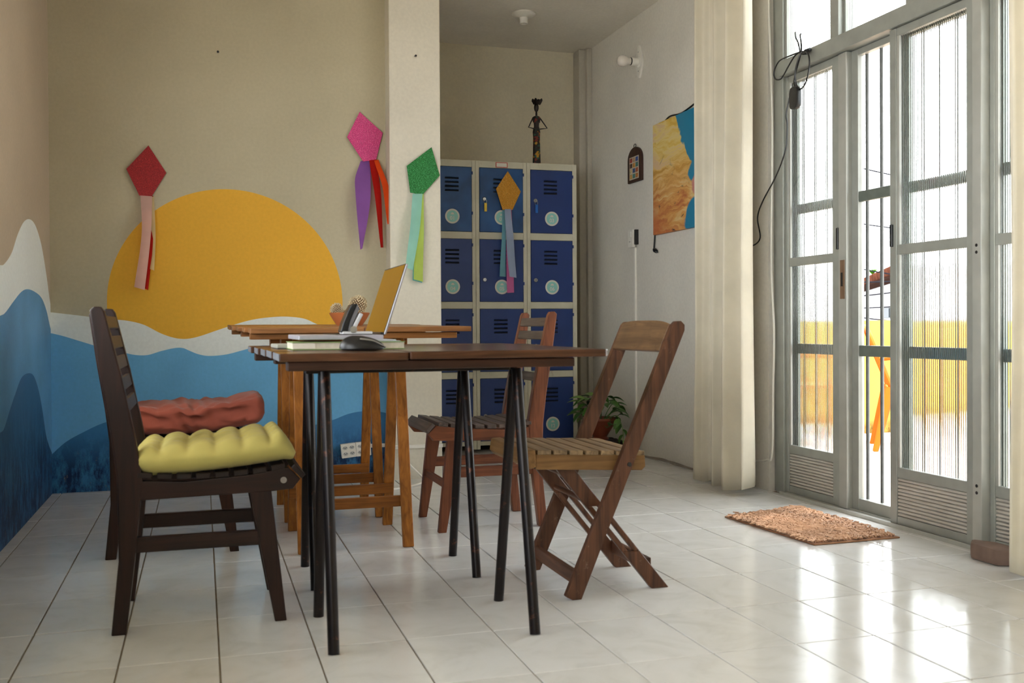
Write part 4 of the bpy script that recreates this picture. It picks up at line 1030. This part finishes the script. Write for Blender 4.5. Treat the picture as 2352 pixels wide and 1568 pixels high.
# ------------------------------------------------------------------ on the door wall
porc = plain('porcelain_white', srgb(240, 236, 226), 0.3, var=0.04)
def wall_lamp():
    y, z = 5.872, 2.485; L = thing('wall_lamp', 'white porcelain wall lamp holder with a round bulb', 'lamp', (XR, y, z))
    n = 40; oct_ = []
    for k in range(n):
        a = 2 * PI * k / n; r = 0.078 * (1 + 0.10 * math.cos(4 * a)) ; oct_.append((y + r * 0.62 * math.cos(a), z + r * 1.22 * math.sin(a)))
    b = MB(); b.prism(oct_, 'x', XR - 0.016, XR - 0.0005); b.build('backplate', porc, L, bevel=0.005, smooth=0.6)
    b = MB(); b.lathe([(0.038, -0.014), (0.026, -0.024), (0.024, -0.045), (0.026, -0.058), (0.024, -0.066)], (XR, y, z - 0.002), 24, 'x'); b.build('socket', porc, L, smooth=0.7)
    b = MB(); b.lathe([(0.0235, -0.066), (0.0235, -0.072)], (XR, y, z - 0.002), 20, 'x'); b.build('gasket', black_pl, L)
    b = MB(); b.lathe([(0.021, -0.072), (0.021, -0.088), (0.026, -0.096), (0.034, -0.108), (0.037, -0.124), (0.033, -0.144), (0.022, -0.156), (0.001, -0.160)], (XR, y, z - 0.002), 24, 'x'); b.build('bulb', plain('bulb_opal', srgb(240, 232, 222), 0.25, var=0.03), L, smooth=True)
    b = MB()
    for dz in (0.06, -0.06): b.lathe([(0.004, 0), (0.003, -0.003)], (XR - 0.016, y, z + dz), 10, 'x')
    b.build('screw', steel, L)
wall_lamp()
def ceiling_socket():
    c = at_z(1203, 30, ZC); L = thing('ceiling_lamp_holder', 'empty white porcelain lamp holder on the ceiling', 'lamp holder', (c.x, c.y, ZC))
    b = MB(); b.lathe([(0.075, -0.0005), (0.076, -0.010), (0.066, -0.018), (0.040, -0.024), (0.030, -0.030)], (c.x, c.y, ZC), 32); b.build('rose', porc, L, smooth=0.8)
    b = MB(); b.lathe([(0.029, -0.026), (0.026, -0.040), (0.0255, -0.068), (0.021, -0.068), (0.019, -0.035)], (c.x, c.y, ZC), 28); b.build('socket', porc, L, smooth=0.6)
    b = MB(); b.lathe([(0.0195, -0.050), (0.0195, -0.040)], (c.x, c.y, ZC), 20); b.build('contact', plain('brass_dark', srgb(120, 70, 50), 0.5, 0.5), L)
    b = MB(); b.lathe([(0.005, -0.014), (0.004, -0.020)], (c.x - 0.045, c.y - 0.02, ZC), 10); b.build('screw', black_pl, L)
ceiling_socket()
def painting():
    y0, y1, z0, z1 = 4.98, 5.635, 1.368, 2.036
    P = thing('painting', 'unframed abstract canvas in yellow, orange and blue on the wall', 'painting', (XR - 0.03, (y0 + y1) / 2, z0))
    m, nt, bs = new_mat('abstract_canvas')
    tc = nt.nodes.new('ShaderNodeTexCoord'); sp = nt.nodes.new('ShaderNodeSeparateXYZ'); nt.links.new(tc.outputs['Object'], sp.inputs[0])
    nz = nt.nodes.new('ShaderNodeTexNoise'); nz.inputs['Scale'].default_value = 7; nz.inputs['Detail'].default_value = 3; nt.links.new(tc.outputs['Object'], nz.inputs['Vector'])
    wob = math_n(nt, 'MULTIPLY', math_n(nt, 'SUBTRACT', nz.outputs['Fac'], 0.5), 0.22)
    u = math_n(nt, 'ADD', math_n(nt, 'MULTIPLY', math_n(nt, 'SUBTRACT', (y1 - y0) / 2, sp.outputs[1]), 1 / (y1 - y0)), wob)
    v = math_n(nt, 'ADD', math_n(nt, 'MULTIPLY', sp.outputs[2], 1 / (z1 - z0)), math_n(nt, 'MULTIPLY', wob, 0.6))
    # swept brush strokes
    cb = nt.nodes.new('ShaderNodeCombineXYZ'); nt.links.new(u, cb.inputs[0]); nt.links.new(v, cb.inputs[1])
    mp = nt.nodes.new('ShaderNodeMapping'); mp.inputs['Rotation'].default_value = (0, 0, math.radians(52)); mp.inputs['Scale'].default_value = (1.3, 7.0, 1)
    nt.links.new(cb.outputs[0], mp.inputs['Vector'])
    stroke = noise(nt, mp.outputs[0], 1.25, 6, 0.62, 1.1)
    hi = ramp(nt, stroke, [(0.25, srgb(214, 160, 58)), (0.40, srgb(232, 192, 84)), (0.52, srgb(240, 214, 140)), (0.62, srgb(228, 190, 160)), (0.75, srgb(238, 222, 180))])
    lo = ramp(nt, stroke, [(0.25, srgb(120, 62, 44)), (0.38, srgb(196, 112, 62)), (0.50, srgb(228, 168, 92)), (0.62, srgb(238, 212, 150)), (0.75, srgb(220, 150, 104))])
    c = mix(nt, ramp_fac(nt, v, 0.30, 0.75), lo, hi)
    # ember corner low on the far side, dark accents
    e = math_n(nt, 'MULTIPLY', ramp_fac(nt, math_n(nt, 'ADD', u, v), 0.55, 0.15), 0.8)
    c = mix(nt, e, c, srgb(204, 110, 62))
    dn = noise(nt, cb.outputs[0], 5.0, 5, 0.6, 2.0)
    dk = math_n(nt, 'MULTIPLY', ramp_fac(nt, dn, 0.60, 0.68), ramp_fac(nt, math_n(nt, 'ADD', math_n(nt, 'MULTIPLY', u, 0.6), v), 0.95, 0.55))
    c = mix(nt, dk, c, srgb(58, 36, 34))
    # blue fields
    line = math_n(nt, 'SUBTRACT', u, math_n(nt, 'ADD', 0.46, math_n(nt, 'MULTIPLY', math_n(nt, 'SUBTRACT', 1.0, v), 0.62)))
    c = mix(nt, ramp_fac(nt, line, -0.005, 0.012), c, srgb(36, 134, 172))
    def blob(cu_, cv_, r):
        a = math_n(nt, 'POWER', math_n(nt, 'SUBTRACT', u, cu_), 2.0); d_ = math_n(nt, 'POWER', math_n(nt, 'SUBTRACT', v, cv_), 2.0)
        return ramp_fac(nt, math_n(nt, 'SQRT', math_n(nt, 'ADD', a, d_)), r + 0.01, r - 0.01)
    c = mix(nt, blob(0.86, 0.06, 0.20), c, srgb(36, 134, 172)); c = mix(nt, blob(0.78, 0.47, 0.065), c, srgb(36, 134, 172)); c = mix(nt, blob(0.90, 0.36, 0.10), c, srgb(206, 140, 130))
    nt.links.new(c, bs.inputs['Base Color']); bs.inputs['Roughness'].default_value = 0.45
    bump(nt, bs, stroke, 0.25, 0.002)
    b = MB(); b.box(XR - 0.030, XR - 0.004, y0, y1, z0, z1); b.build('canvas', m, P, bevel=0.002)
    b = MB(); b.tube(spline([(XR - 0.012, 5.50, z1 + 0.002), (XR - 0.016, 5.42, z1 + 0.016), (XR - 0.012, 5.28, z1 + 0.006), (XR - 0.012, 5.10, z1 + 0.03)], 6), 0.005, 6); b.build('hanging_cord', black_pl, P, smooth=True)
painting()
# black power cord hanging at the canvas edge
def cord():
    pts = [at_x(x, y, XR - 0.010) for x, y in ((1506, 325), (1503, 360), (1502, 420), (1506, 480), (1504, 540), (1502, 572))]
    T = thing('hanging_cord', 'black power cord with plug dangling beside the canvas', 'cord', tuple(pts[-1]))
    b = MB(); b.tube(spline(pts, 8), 0.0048, 8); b.build('cable', black_pl, T, smooth=True)
    p = pts[-1]
    b = MB(); b.tube([p + Vector((0, 0.004, 0.0)), p + Vector((-0.002, -0.018, -0.008)), p + Vector((-0.004, -0.045, -0.018))], [0.007, 0.014, 0.011], 10); b.build('plug', black_pl, T, smooth=0.8)
    b = MB()
    for s in (-1, 1): b.tube([p + Vector((-0.004 + s * 0.005, -0.045, -0.018)), p + Vector((-0.006 + s * 0.005, -0.062, -0.026))], 0.0024, 6)
    b.build('prong', steel, T)
cord()
def plaque():
    y0, y1, z0 = 5.835, 6.045, 1.735
    P = thing('arched_plaque', 'small arched dark wood plaque inlaid with picture tiles', 'plaque', (XR, (y0 + y1) / 2, z0))
    cy = (y0 + y1) / 2; R = (y1 - y0) / 2; h = 0.145
    poly = [(y0, z0), (y1, z0), (y1, z0 + h)] + [(cy + R * math.cos(a), z0 + h + 0.078 * math.sin(a)) for a in [PI * k / 14 for k in range(1, 14)]] + [(y0, z0 + h)]
    b = MB(); b.prism(poly, 'x', XR - 0.018, XR - 0.001); b.build('board', wood('plaque_wood', srgb(44, 26, 20), srgb(74, 46, 34), 'z', 0.5), P, bevel=0.003)
    b = MB(); b.box(XR - 0.020, XR - 0.017, y0 + 0.034, y1 - 0.034, z0 + 0.018, z0 + 0.162); b.build('panel', plain('plaque_cream', srgb(206, 196, 178), 0.6), P)
    colr = [(196, 120, 50), (60, 120, 110), (214, 170, 80), (190, 90, 60), (50, 90, 150), (220, 200, 150), (60, 130, 120), (214, 150, 60), (90, 60, 50), (40, 80, 160), (200, 160, 120), (180, 60, 50)]
    k = 0
    for i in range(4):
        for j in range(3):
            ya = y0 + 0.040 + j * 0.0455; za = z0 + 0.024 + i * 0.0345
            b = MB(); b.box(XR - 0.0225, XR - 0.0195, ya, ya + 0.034, za, za + 0.027); b.build('picture_tile', plain('pt_%d' % k, srgb(*colr[k]), 0.3, var=0.5, scale=90), P); k += 1
    b = MB(); b.tube([(XR - 0.012, cy + 0.018 * math.cos(a), z0 + h + 0.086 + 0.012 * math.sin(a)) for a in [2 * PI * q_ / 12 for q_ in range(13)]], 0.002, 5); b.build('hanging_ring', black_pl, P)
plaque()
def wall_switch():
    P = thing('wall_socket', 'white switch and socket plate above the conduit on the wall', 'socket', (XR, 5.955, 1.315))
    b = MB(); b.box(XR - 0.022, XR - 0.001, 5.915, 5.945, 1.335, 1.43); b.build('back_box', plain('box_dark', srgb(40, 36, 32), 0.7), P)
    b = MB(); b.box(XR - 0.034, XR - 0.014, 5.935, 6.008, 1.318, 1.432); b.build('plate', porc, P, bevel=0.004)
    b = MB(); b.box(XR - 0.039, XR - 0.033, 5.956, 5.986, 1.385, 1.420); b.build('rocker', porc, P, bevel=0.002)
    b = MB(); b.lathe([(0.018, -0.034), (0.016, -0.037)], (XR, 5.971, 1.355), 20, 'x'); b.build('outlet', porc, P)
    b = MB()
    for dy in (-0.006, 0.006): b.lathe([(0.0028, -0.0372), (0.0028, -0.0378)], (XR, 5.971 + dy, 1.355), 8, 'x')
    b.build('pin_hole', dark_slot, P)
    b = MB(); b.box(XR - 0.013, XR - 0.0005, 5.945, 5.965, 0.02, 1.318); tag(b.build('cable_duct', porc, org=(XR, 5.955, 0.02), bevel=0.002), 'thin white cable duct running down from the wall switch', 'cable duct')
wall_switch()
def mural_socket(px, py, label, a):
    c = at_y(px, py, YB); P = thing('double_socket', label, 'socket', (c.x, YB, c.z), 0, 'sockets on the mural wall'); P.rotation_euler = (0, a, 0)
    b = MB(); b.box(-0.040, 0.040, -0.034, -0.001, -0.038, 0.038); b.build('plate', porc, P, world=False, bevel=0.004)
    for dx in (-0.018, 0.018):
        for dz in (0.016, -0.016):
            b = MB(); b.prism([(dx + 0.014 * math.cos(q_) * (1.1 if abs(math.cos(q_)) > 0.7 else 1), dz + 0.0105 * math.sin(q_)) for q_ in [PI * 2 * i / 6 for i in range(6)]], 'y', -0.0352, -0.0338); b.build('outlet', plain('outlet_grey', srgb(196, 196, 192), 0.4), P, world=False)
            b = MB()
            for k in (-0.006, 0, 0.006): b.lathe([(0.0022, 0), (0.0022, -0.0008)], (dx + k, -0.0352, dz - (0.002 if k == 0 else -0.002)), 8, 'y')
            b.build('pin_hole', dark_slot, P, world=False)
mural_socket(799, 1033, 'white four-way socket box on the blue wall, nearer the chairs', -0.10)
mural_socket(833, 1029, 'white four-way socket box half behind the wooden trestle leg', -0.06)
b = MB(); b.box(0.865, CXL, YB - 0.016, YB - 0.0005, 0.165, 0.185); b.box(CXL - 0.014, CXL - 0.0005, CY0, YB - 0.016, 0.165, 0.185); b.box(CXL - 0.014, CXR, CY0 - 0.014, CY0 - 0.0005, 0.165, 0.185)
tag(b.build('cable_duct', porc, org=(0.9, YB, 0.165), bevel=0.002), 'white cable duct wrapping the foot of the column', 'cable duct')
b = MB(); b.tube(spline([(1.0, CY0 - 0.02, 0.168), (1.05, CY0 - 0.03, 0.09), (1.12, CY0 - 0.06, 0.012), (1.08, CY0 - 0.20, 0.006), (0.92, CY0 - 0.34, 0.006), (0.74, CY0 - 0.30, 0.006), (0.5, CY0 - 0.22, 0.006), (0.2, CY0 - 0.10, 0.006)], 8), 0.0055, 8)
tag(b.build('white_cable', porc, org=(0.9, CY0 - 0.3, 0), smooth=True), 'white cable lying on the floor by the column foot', 'cable')
b = MB(); b.tube(spline([(XR - 0.012, 5.955, 0.02), (XR - 0.03, 5.90, 0.008), (XR - 0.045, 5.70, 0.007), (XR - 0.02, 5.4, 0.010), (XR - 0.035, 5.15, 0.009), (XR - 0.02, 4.9, 0.010), (XR - 0.012, 4.76, 0.012)], 8), 0.0055, 8)
b.tube(spline([(XR - 0.03, 5.95, 0.03), (XR - 0.055, 5.80, 0.007), (XR - 0.03, 5.5, 0.016), (XR - 0.05, 5.3, 0.008), (XR - 0.03, 5.0, 0.016)], 8), 0.004, 8)
tag(b.build('floor_cable', plain('cable_grey', srgb(150, 140, 128), 0.6), org=(XR - 0.03, 5.4, 0), smooth=True), 'grey cables along the foot of the wall to the curtain', 'cable')
# white cable up the door jamb
cp = [at_x(x, y, XR - 0.007) for x, y in ((1765, -40), (1767, 60), (1772, 200), (1774, 330), (1772, 600), (1778, 760), (1776, 900), (1774, 1040))]
b = MB(); b.tube(spline(cp + [Vector((XR - 0.008, cp[-1].y + 0.05, cp[-1].z - 0.04)), Vector((XR - 0.008, cp[-1].y + 0.16, cp[-1].z - 0.06)), Vector((XR - 0.008, cp[-1].y + 0.32, cp[-1].z - 0.10))], 8), 0.0055, 8)
tag(b.build('white_cable', porc, org=tuple(cp[-1]), smooth=True), 'white cable clipped up the wall beside the door jamb', 'cable')
# charger on the transom
def charger():
    X = 2.645
    T = thing('charger', 'black charger with tangled cord hung over the door transom', 'charger', tuple(at_x(1827, 225, X)))
    def tb(pts, nm='cord', r=0.0036):
        b = MB(); b.tube(spline([at_x(x, y, X + dx) for x, y, dx in pts], 8), r, 7); b.build(nm, black_pl, T, smooth=True)
    tb([(1715, 560, -0.02), (1731, 563, 0), (1746, 545, 0), (1740, 500, 0.0), (1752, 462, 0.0), (1782, 405, 0), (1804, 345, 0), (1808, 290, 0), (1806, 262, 0), (1813, 226, 0), (1818, 206, 0.0)])
    tb([(1828, 203, 0), (1824, 188, 0), (1828, 165, 0), (1836, 135, 0), (1841, 110, 0), (1838, 82, 0), (1840, 78, 0)])
    tb([(1841, 118, 0), (1815, 128, -0.01), (1790, 140, -0.015), (1778, 165, -0.012), (1781, 181, -0.01), (1792, 182, -0.01), (1800, 172, -0.01), (1812, 150, -0.012), (1826, 128, -0.01), (1842, 116, 0)])
    tb([(1843, 118, 0), (1856, 124, -0.012), (1859, 150, -0.01), (1852, 186, 0), (1840, 204, 0), (1831, 198, 0), (1826, 170, -0.01), (1832, 140, -0.01), (1842, 118, 0)])
    tb([(1838, 122, 0), (1834, 100, -0.004), (1828, 86, 0), (1827, 74, 0.01)])
    b = MB(); p = at_x(1852, 119, X); b.tube([p + Vector((0, 0.03, 0)), p, p + Vector((0, -0.03, 0.004))], [0.007, 0.013, 0.008], 10); b.build('knot', black_pl, T, smooth=True)
    c = at_x(1827, 225, X); b = MB()
    n = 24; b.prism([(c.y + 0.034 * math.copysign(abs(math.cos(a)) ** 0.6, math.cos(a)), c.z + 0.052 * math.copysign(abs(math.sin(a)) ** 0.6, math.sin(a))) for a in [2 * PI * k / n for k in range(n)]], 'x', X - 0.014, X + 0.010)
    b.build('adapter', black_pl, T, bevel=0.004, smooth=0.6)
charger()

# ------------------------------------------------------------------ curtains
def curtain(name, label, X, Y0, Y1, ztop, fold, amp, col, flare, zb=0.012, group='cream curtains', ph=0.0):
    m = fabric('curtain_cream', col, 0.85, 0.22, 420, 0.06)
    nu, nv = 120, 40; b = MB()
    def f(u, v):
        z = ztop + (zb - ztop) * v
        y = Y1 + (Y0 - Y1) * u + flare * math.sin(PI * u) * v * 0.2
        a = 2 * PI * fold * u + ph
        dx = amp * (math.sin(a) + 0.28 * math.sin(2.3 * a + 1.1 + 0.5 * v) + 0.12 * math.sin(5.1 * a + 2.0 * v)) * (0.82 + 0.18 * v)
        y += 0.020 * math.cos(a) * (0.6 + 0.4 * v) + 0.006 * math.sin(7 * v + 4 * u)
        z += 0.018 * (1 - math.cos(a + 0.6)) * (v ** 8)
        return (X + dx, y, z)
    b.grid(f, nu, nv)
    o = b.build(name, m, org=(X, (Y0 + Y1) / 2, zb), smooth=3.0, solid=0.0015)
    return tag(o, label, 'curtain', group)
crm = srgb(242, 234, 214)
curtain('curtain', 'long cream curtain hanging to the floor beside the painting', 2.495, 4.265, 4.735, 2.66, 3.3, 0.058, crm, 0.0, ph=2.0)
curtain('curtain', 'cream curtain cut by the picture edge at the far right', 2.525, 1.90, 2.70, 2.66, 4.2, 0.050, crm, 0.0, ph=1.2)
Rd = thing('curtain_rod', 'curtain rod above the glazed doors', 'curtain rod', (2.51, 3.3, 2.66))
b = MB(); b.tube([(2.51, 1.2, 2.672), (2.51, 4.9, 2.672)], 0.011, 10); b.build('rod', steel, Rd, smooth=True)
for y in (1.3, 4.85):
    b = MB(); b.beam((2.51, y, 2.672), (XR - 0.001, y, 2.672), 0.012, 0.02); b.build('bracket', steel, Rd)

# ------------------------------------------------------------------ door mat, stone, plant
def door_mat():
    c = [Vector((2.119, 3.827, 0)), Vector((2.16, 3.231, 0)), Vector((2.545, 3.239, 0)), Vector((2.548, 3.915, 0))]
    T = thing('door_mat', 'tan chenille door mat in front of the glass doors', 'mat', tuple(sum(c, Vector()) / 4))
    P = lambda u, v: (c[0] * (1 - u) + c[3] * u) * (1 - v) + (c[1] * (1 - u) + c[2] * u) * v
    b = MB(); b.prism([(p.x, p.y) for p in c], 'z', 0.0005, 0.006); b.build('backing', fabric('mat_backing', srgb(150, 106, 74)), T, bevel=0.002)
    b = MB(); 
    for i in range(38):
        for j in range(56):
            u = (i + random.uniform(0.1, 0.9)) / 38 * 0.95 + 0.025; v = (j + random.uniform(0.1, 0.9)) / 56 * 0.95 + 0.025
            p = P(u, v); a = random.gauss(3.6 + 1.2 * math.sin(4 * u) * math.cos(5 * v), 0.7); L = random.uniform(0.020, 0.036)
            d = Vector((math.cos(a), math.sin(a), 0)); r = random.uniform(0.0034, 0.0046)
            b.tube([p + Vector((0, 0, 0.005)), p + d * L * 0.35 + Vector((0, 0, 0.013 + 0.004 * random.random())), p + d * L + Vector((0, 0, 0.012 + 0.008 * random.random()))], [r, r * 1.1, r * 0.6], 5)
    o = b.build('pile', fabric('mat_chenille', srgb(202, 160, 128), var=0.35), T, smooth=True); o['kind'] = 'stuff'
door_mat()
b = MB(); b.prism([(2.60, 2.93), (2.645, 2.86), (2.65, 2.76), (2.60, 2.735), (2.55, 2.76), (2.552, 2.88)], 'z', 0.001, 0.058)
tag(b.build('door_stone', plain('brown_stone', srgb(120, 98, 86), 0.8, var=0.3, scale=14, bmp=0.5), org=(2.6, 2.78, 0.001), bevel=0.012, smooth=0.9), 'brown flat stone at the foot of the far right curtain', 'stone')
def plant():
    c = Vector((2.44, 6.02, 0.0))
    b = MB(); z = 0.085
    S = thing('plant_stand', 'low dark slatted stand under the plant pot', 'stand', (c.x, c.y, 0))
    dkst = wood('stand_dark', srgb(30, 24, 22), srgb(60, 48, 42), 'x', 0.6)
    for k in range(4):
        q = MB(); q.box(c.x - 0.13, c.x + 0.13, c.y - 0.125 + k * 0.068, c.y - 0.085 + k * 0.068, z - 0.018, z); q.build('slat', dkst, S, bevel=0.002)
    for sx in (-1, 1):
        for sy in (-1, 1):
            q = MB(); q.box(c.x + sx * 0.10 - 0.015, c.x + sx * 0.10 + 0.015, c.y + sy * 0.10 - 0.015, c.y + sy * 0.10 + 0.015, 0, z - 0.018); q.build('foot', dkst, S)
    T = thing('potted_plant', 'small leafy plant in a brown pedestal pot by the lockers', 'plant', (c.x, c.y, z + 0.001))
    z += 0.001
    potm = plain('brown_pot', srgb(132, 66, 44), 0.4, var=0.1)
    q = MB(); q.lathe([(0.001, 0), (0.055, 0), (0.060, 0.008), (0.046, 0.022), (0.060, 0.045), (0.085, 0.085), (0.104, 0.125), (0.110, 0.128), (0.110, 0.142), (0.100, 0.142), (0.094, 0.118), (0.001, 0.116)], tuple(c + Vector((0, 0, z))), 32); q.build('pot', potm, T, smooth=0.7)
    q = MB(); q.lathe([(0.001, 0.118), (0.094, 0.120), (0.05, 0.127), (0.001, 0.13)], tuple(c + Vector((0, 0, z))), 24); q.build('soil', plain('soil', srgb(52, 38, 30), 0.95, bmp=0.8), T)
    lm = plain('leaf_green', srgb(70, 118, 46), 0.4, var=0.35, scale=18); ll = plain('leaf_light', srgb(126, 160, 84), 0.4, var=0.3, scale=18)
    lb = MB()
    def lf(u, v):
        w = math.sin(PI * v ** 0.8) ** 0.8 * 0.028
        return ((u - 0.5) * 2 * w, v * 0.095, 0.010 * abs(2 * u - 1) * math.sin(PI * v) - 0.040 * v * v)
    lb.grid(lf, 5, 9)
    me = [lb.mesh('leaf', m_, smooth=3.0, weld=0.0001) for m_ in (lm, ll)]
    n = 46
    for k in range(n):
        a = k * 2.39996; rr = 0.03 + 0.085 * math.sqrt((k + 0.5) / n); h = 0.17 + 0.10 * (1 - (k / n) ** 1.5) + random.uniform(-0.02, 0.02)
        if k % 9 == 0: rr += 0.05; h -= 0.10
        p = Vector((rr * math.cos(a), rr * math.sin(a), h))
        link('leaf', me[0 if random.random() < 0.72 else 1], T, p, (random.uniform(-0.2, 0.5), random.uniform(-0.3, 0.3), a - PI / 2 + random.uniform(-0.5, 0.5))).scale = [random.uniform(0.75, 1.15)] * 3
        if k % 3 == 0:
            q = MB(); q.tube(spline([Vector((0.3 * p.x, 0.3 * p.y, 0.125)), Vector((0.7 * p.x, 0.7 * p.y, h * 0.85)), p], 5), 0.0022, 5); q.build('stem', lm, T, world=False)
    # a trailing shoot over the rim
    pts = spline([Vector((0.02, -0.05, 0.13)), Vector((0.07, -0.11, 0.16)), Vector((0.09, -0.16, 0.08)), Vector((0.085, -0.18, -0.02)), Vector((0.08, -0.19, -0.06))], 6)
    q = MB(); q.tube(pts, 0.0025, 5); q.build('stem', ll, T, world=False)
    for k in range(4, len(pts), 2):
        link('leaf', me[k % 2], T, pts[k], (-0.9, random.uniform(-0.5, 0.5), k * 1.9)).scale = (0.75, 0.75, 0.75)
plant()

# nails left in the mural wall and the column
for px, py, Y, lab in ((500, 120, YB, 'bent nail high on the beige wall above the sun'), (953, 129, CY0, 'small nail high on the white column')):
    c = at_y(px, py, Y); b = MB(); b.tube([(c.x, Y - 0.0005, c.z), (c.x + 0.001, Y - 0.018, c.z - 0.002)], [0.0035, 0.0025], 8); b.lathe([(0.006, -0.018), (0.006, -0.021)], (c.x + 0.001, Y, c.z - 0.002), 10, 'y')
    tag(b.build('wall_nail', black_pl, org=(c.x, Y, c.z)), lab, 'nail', 'nails in the walls')
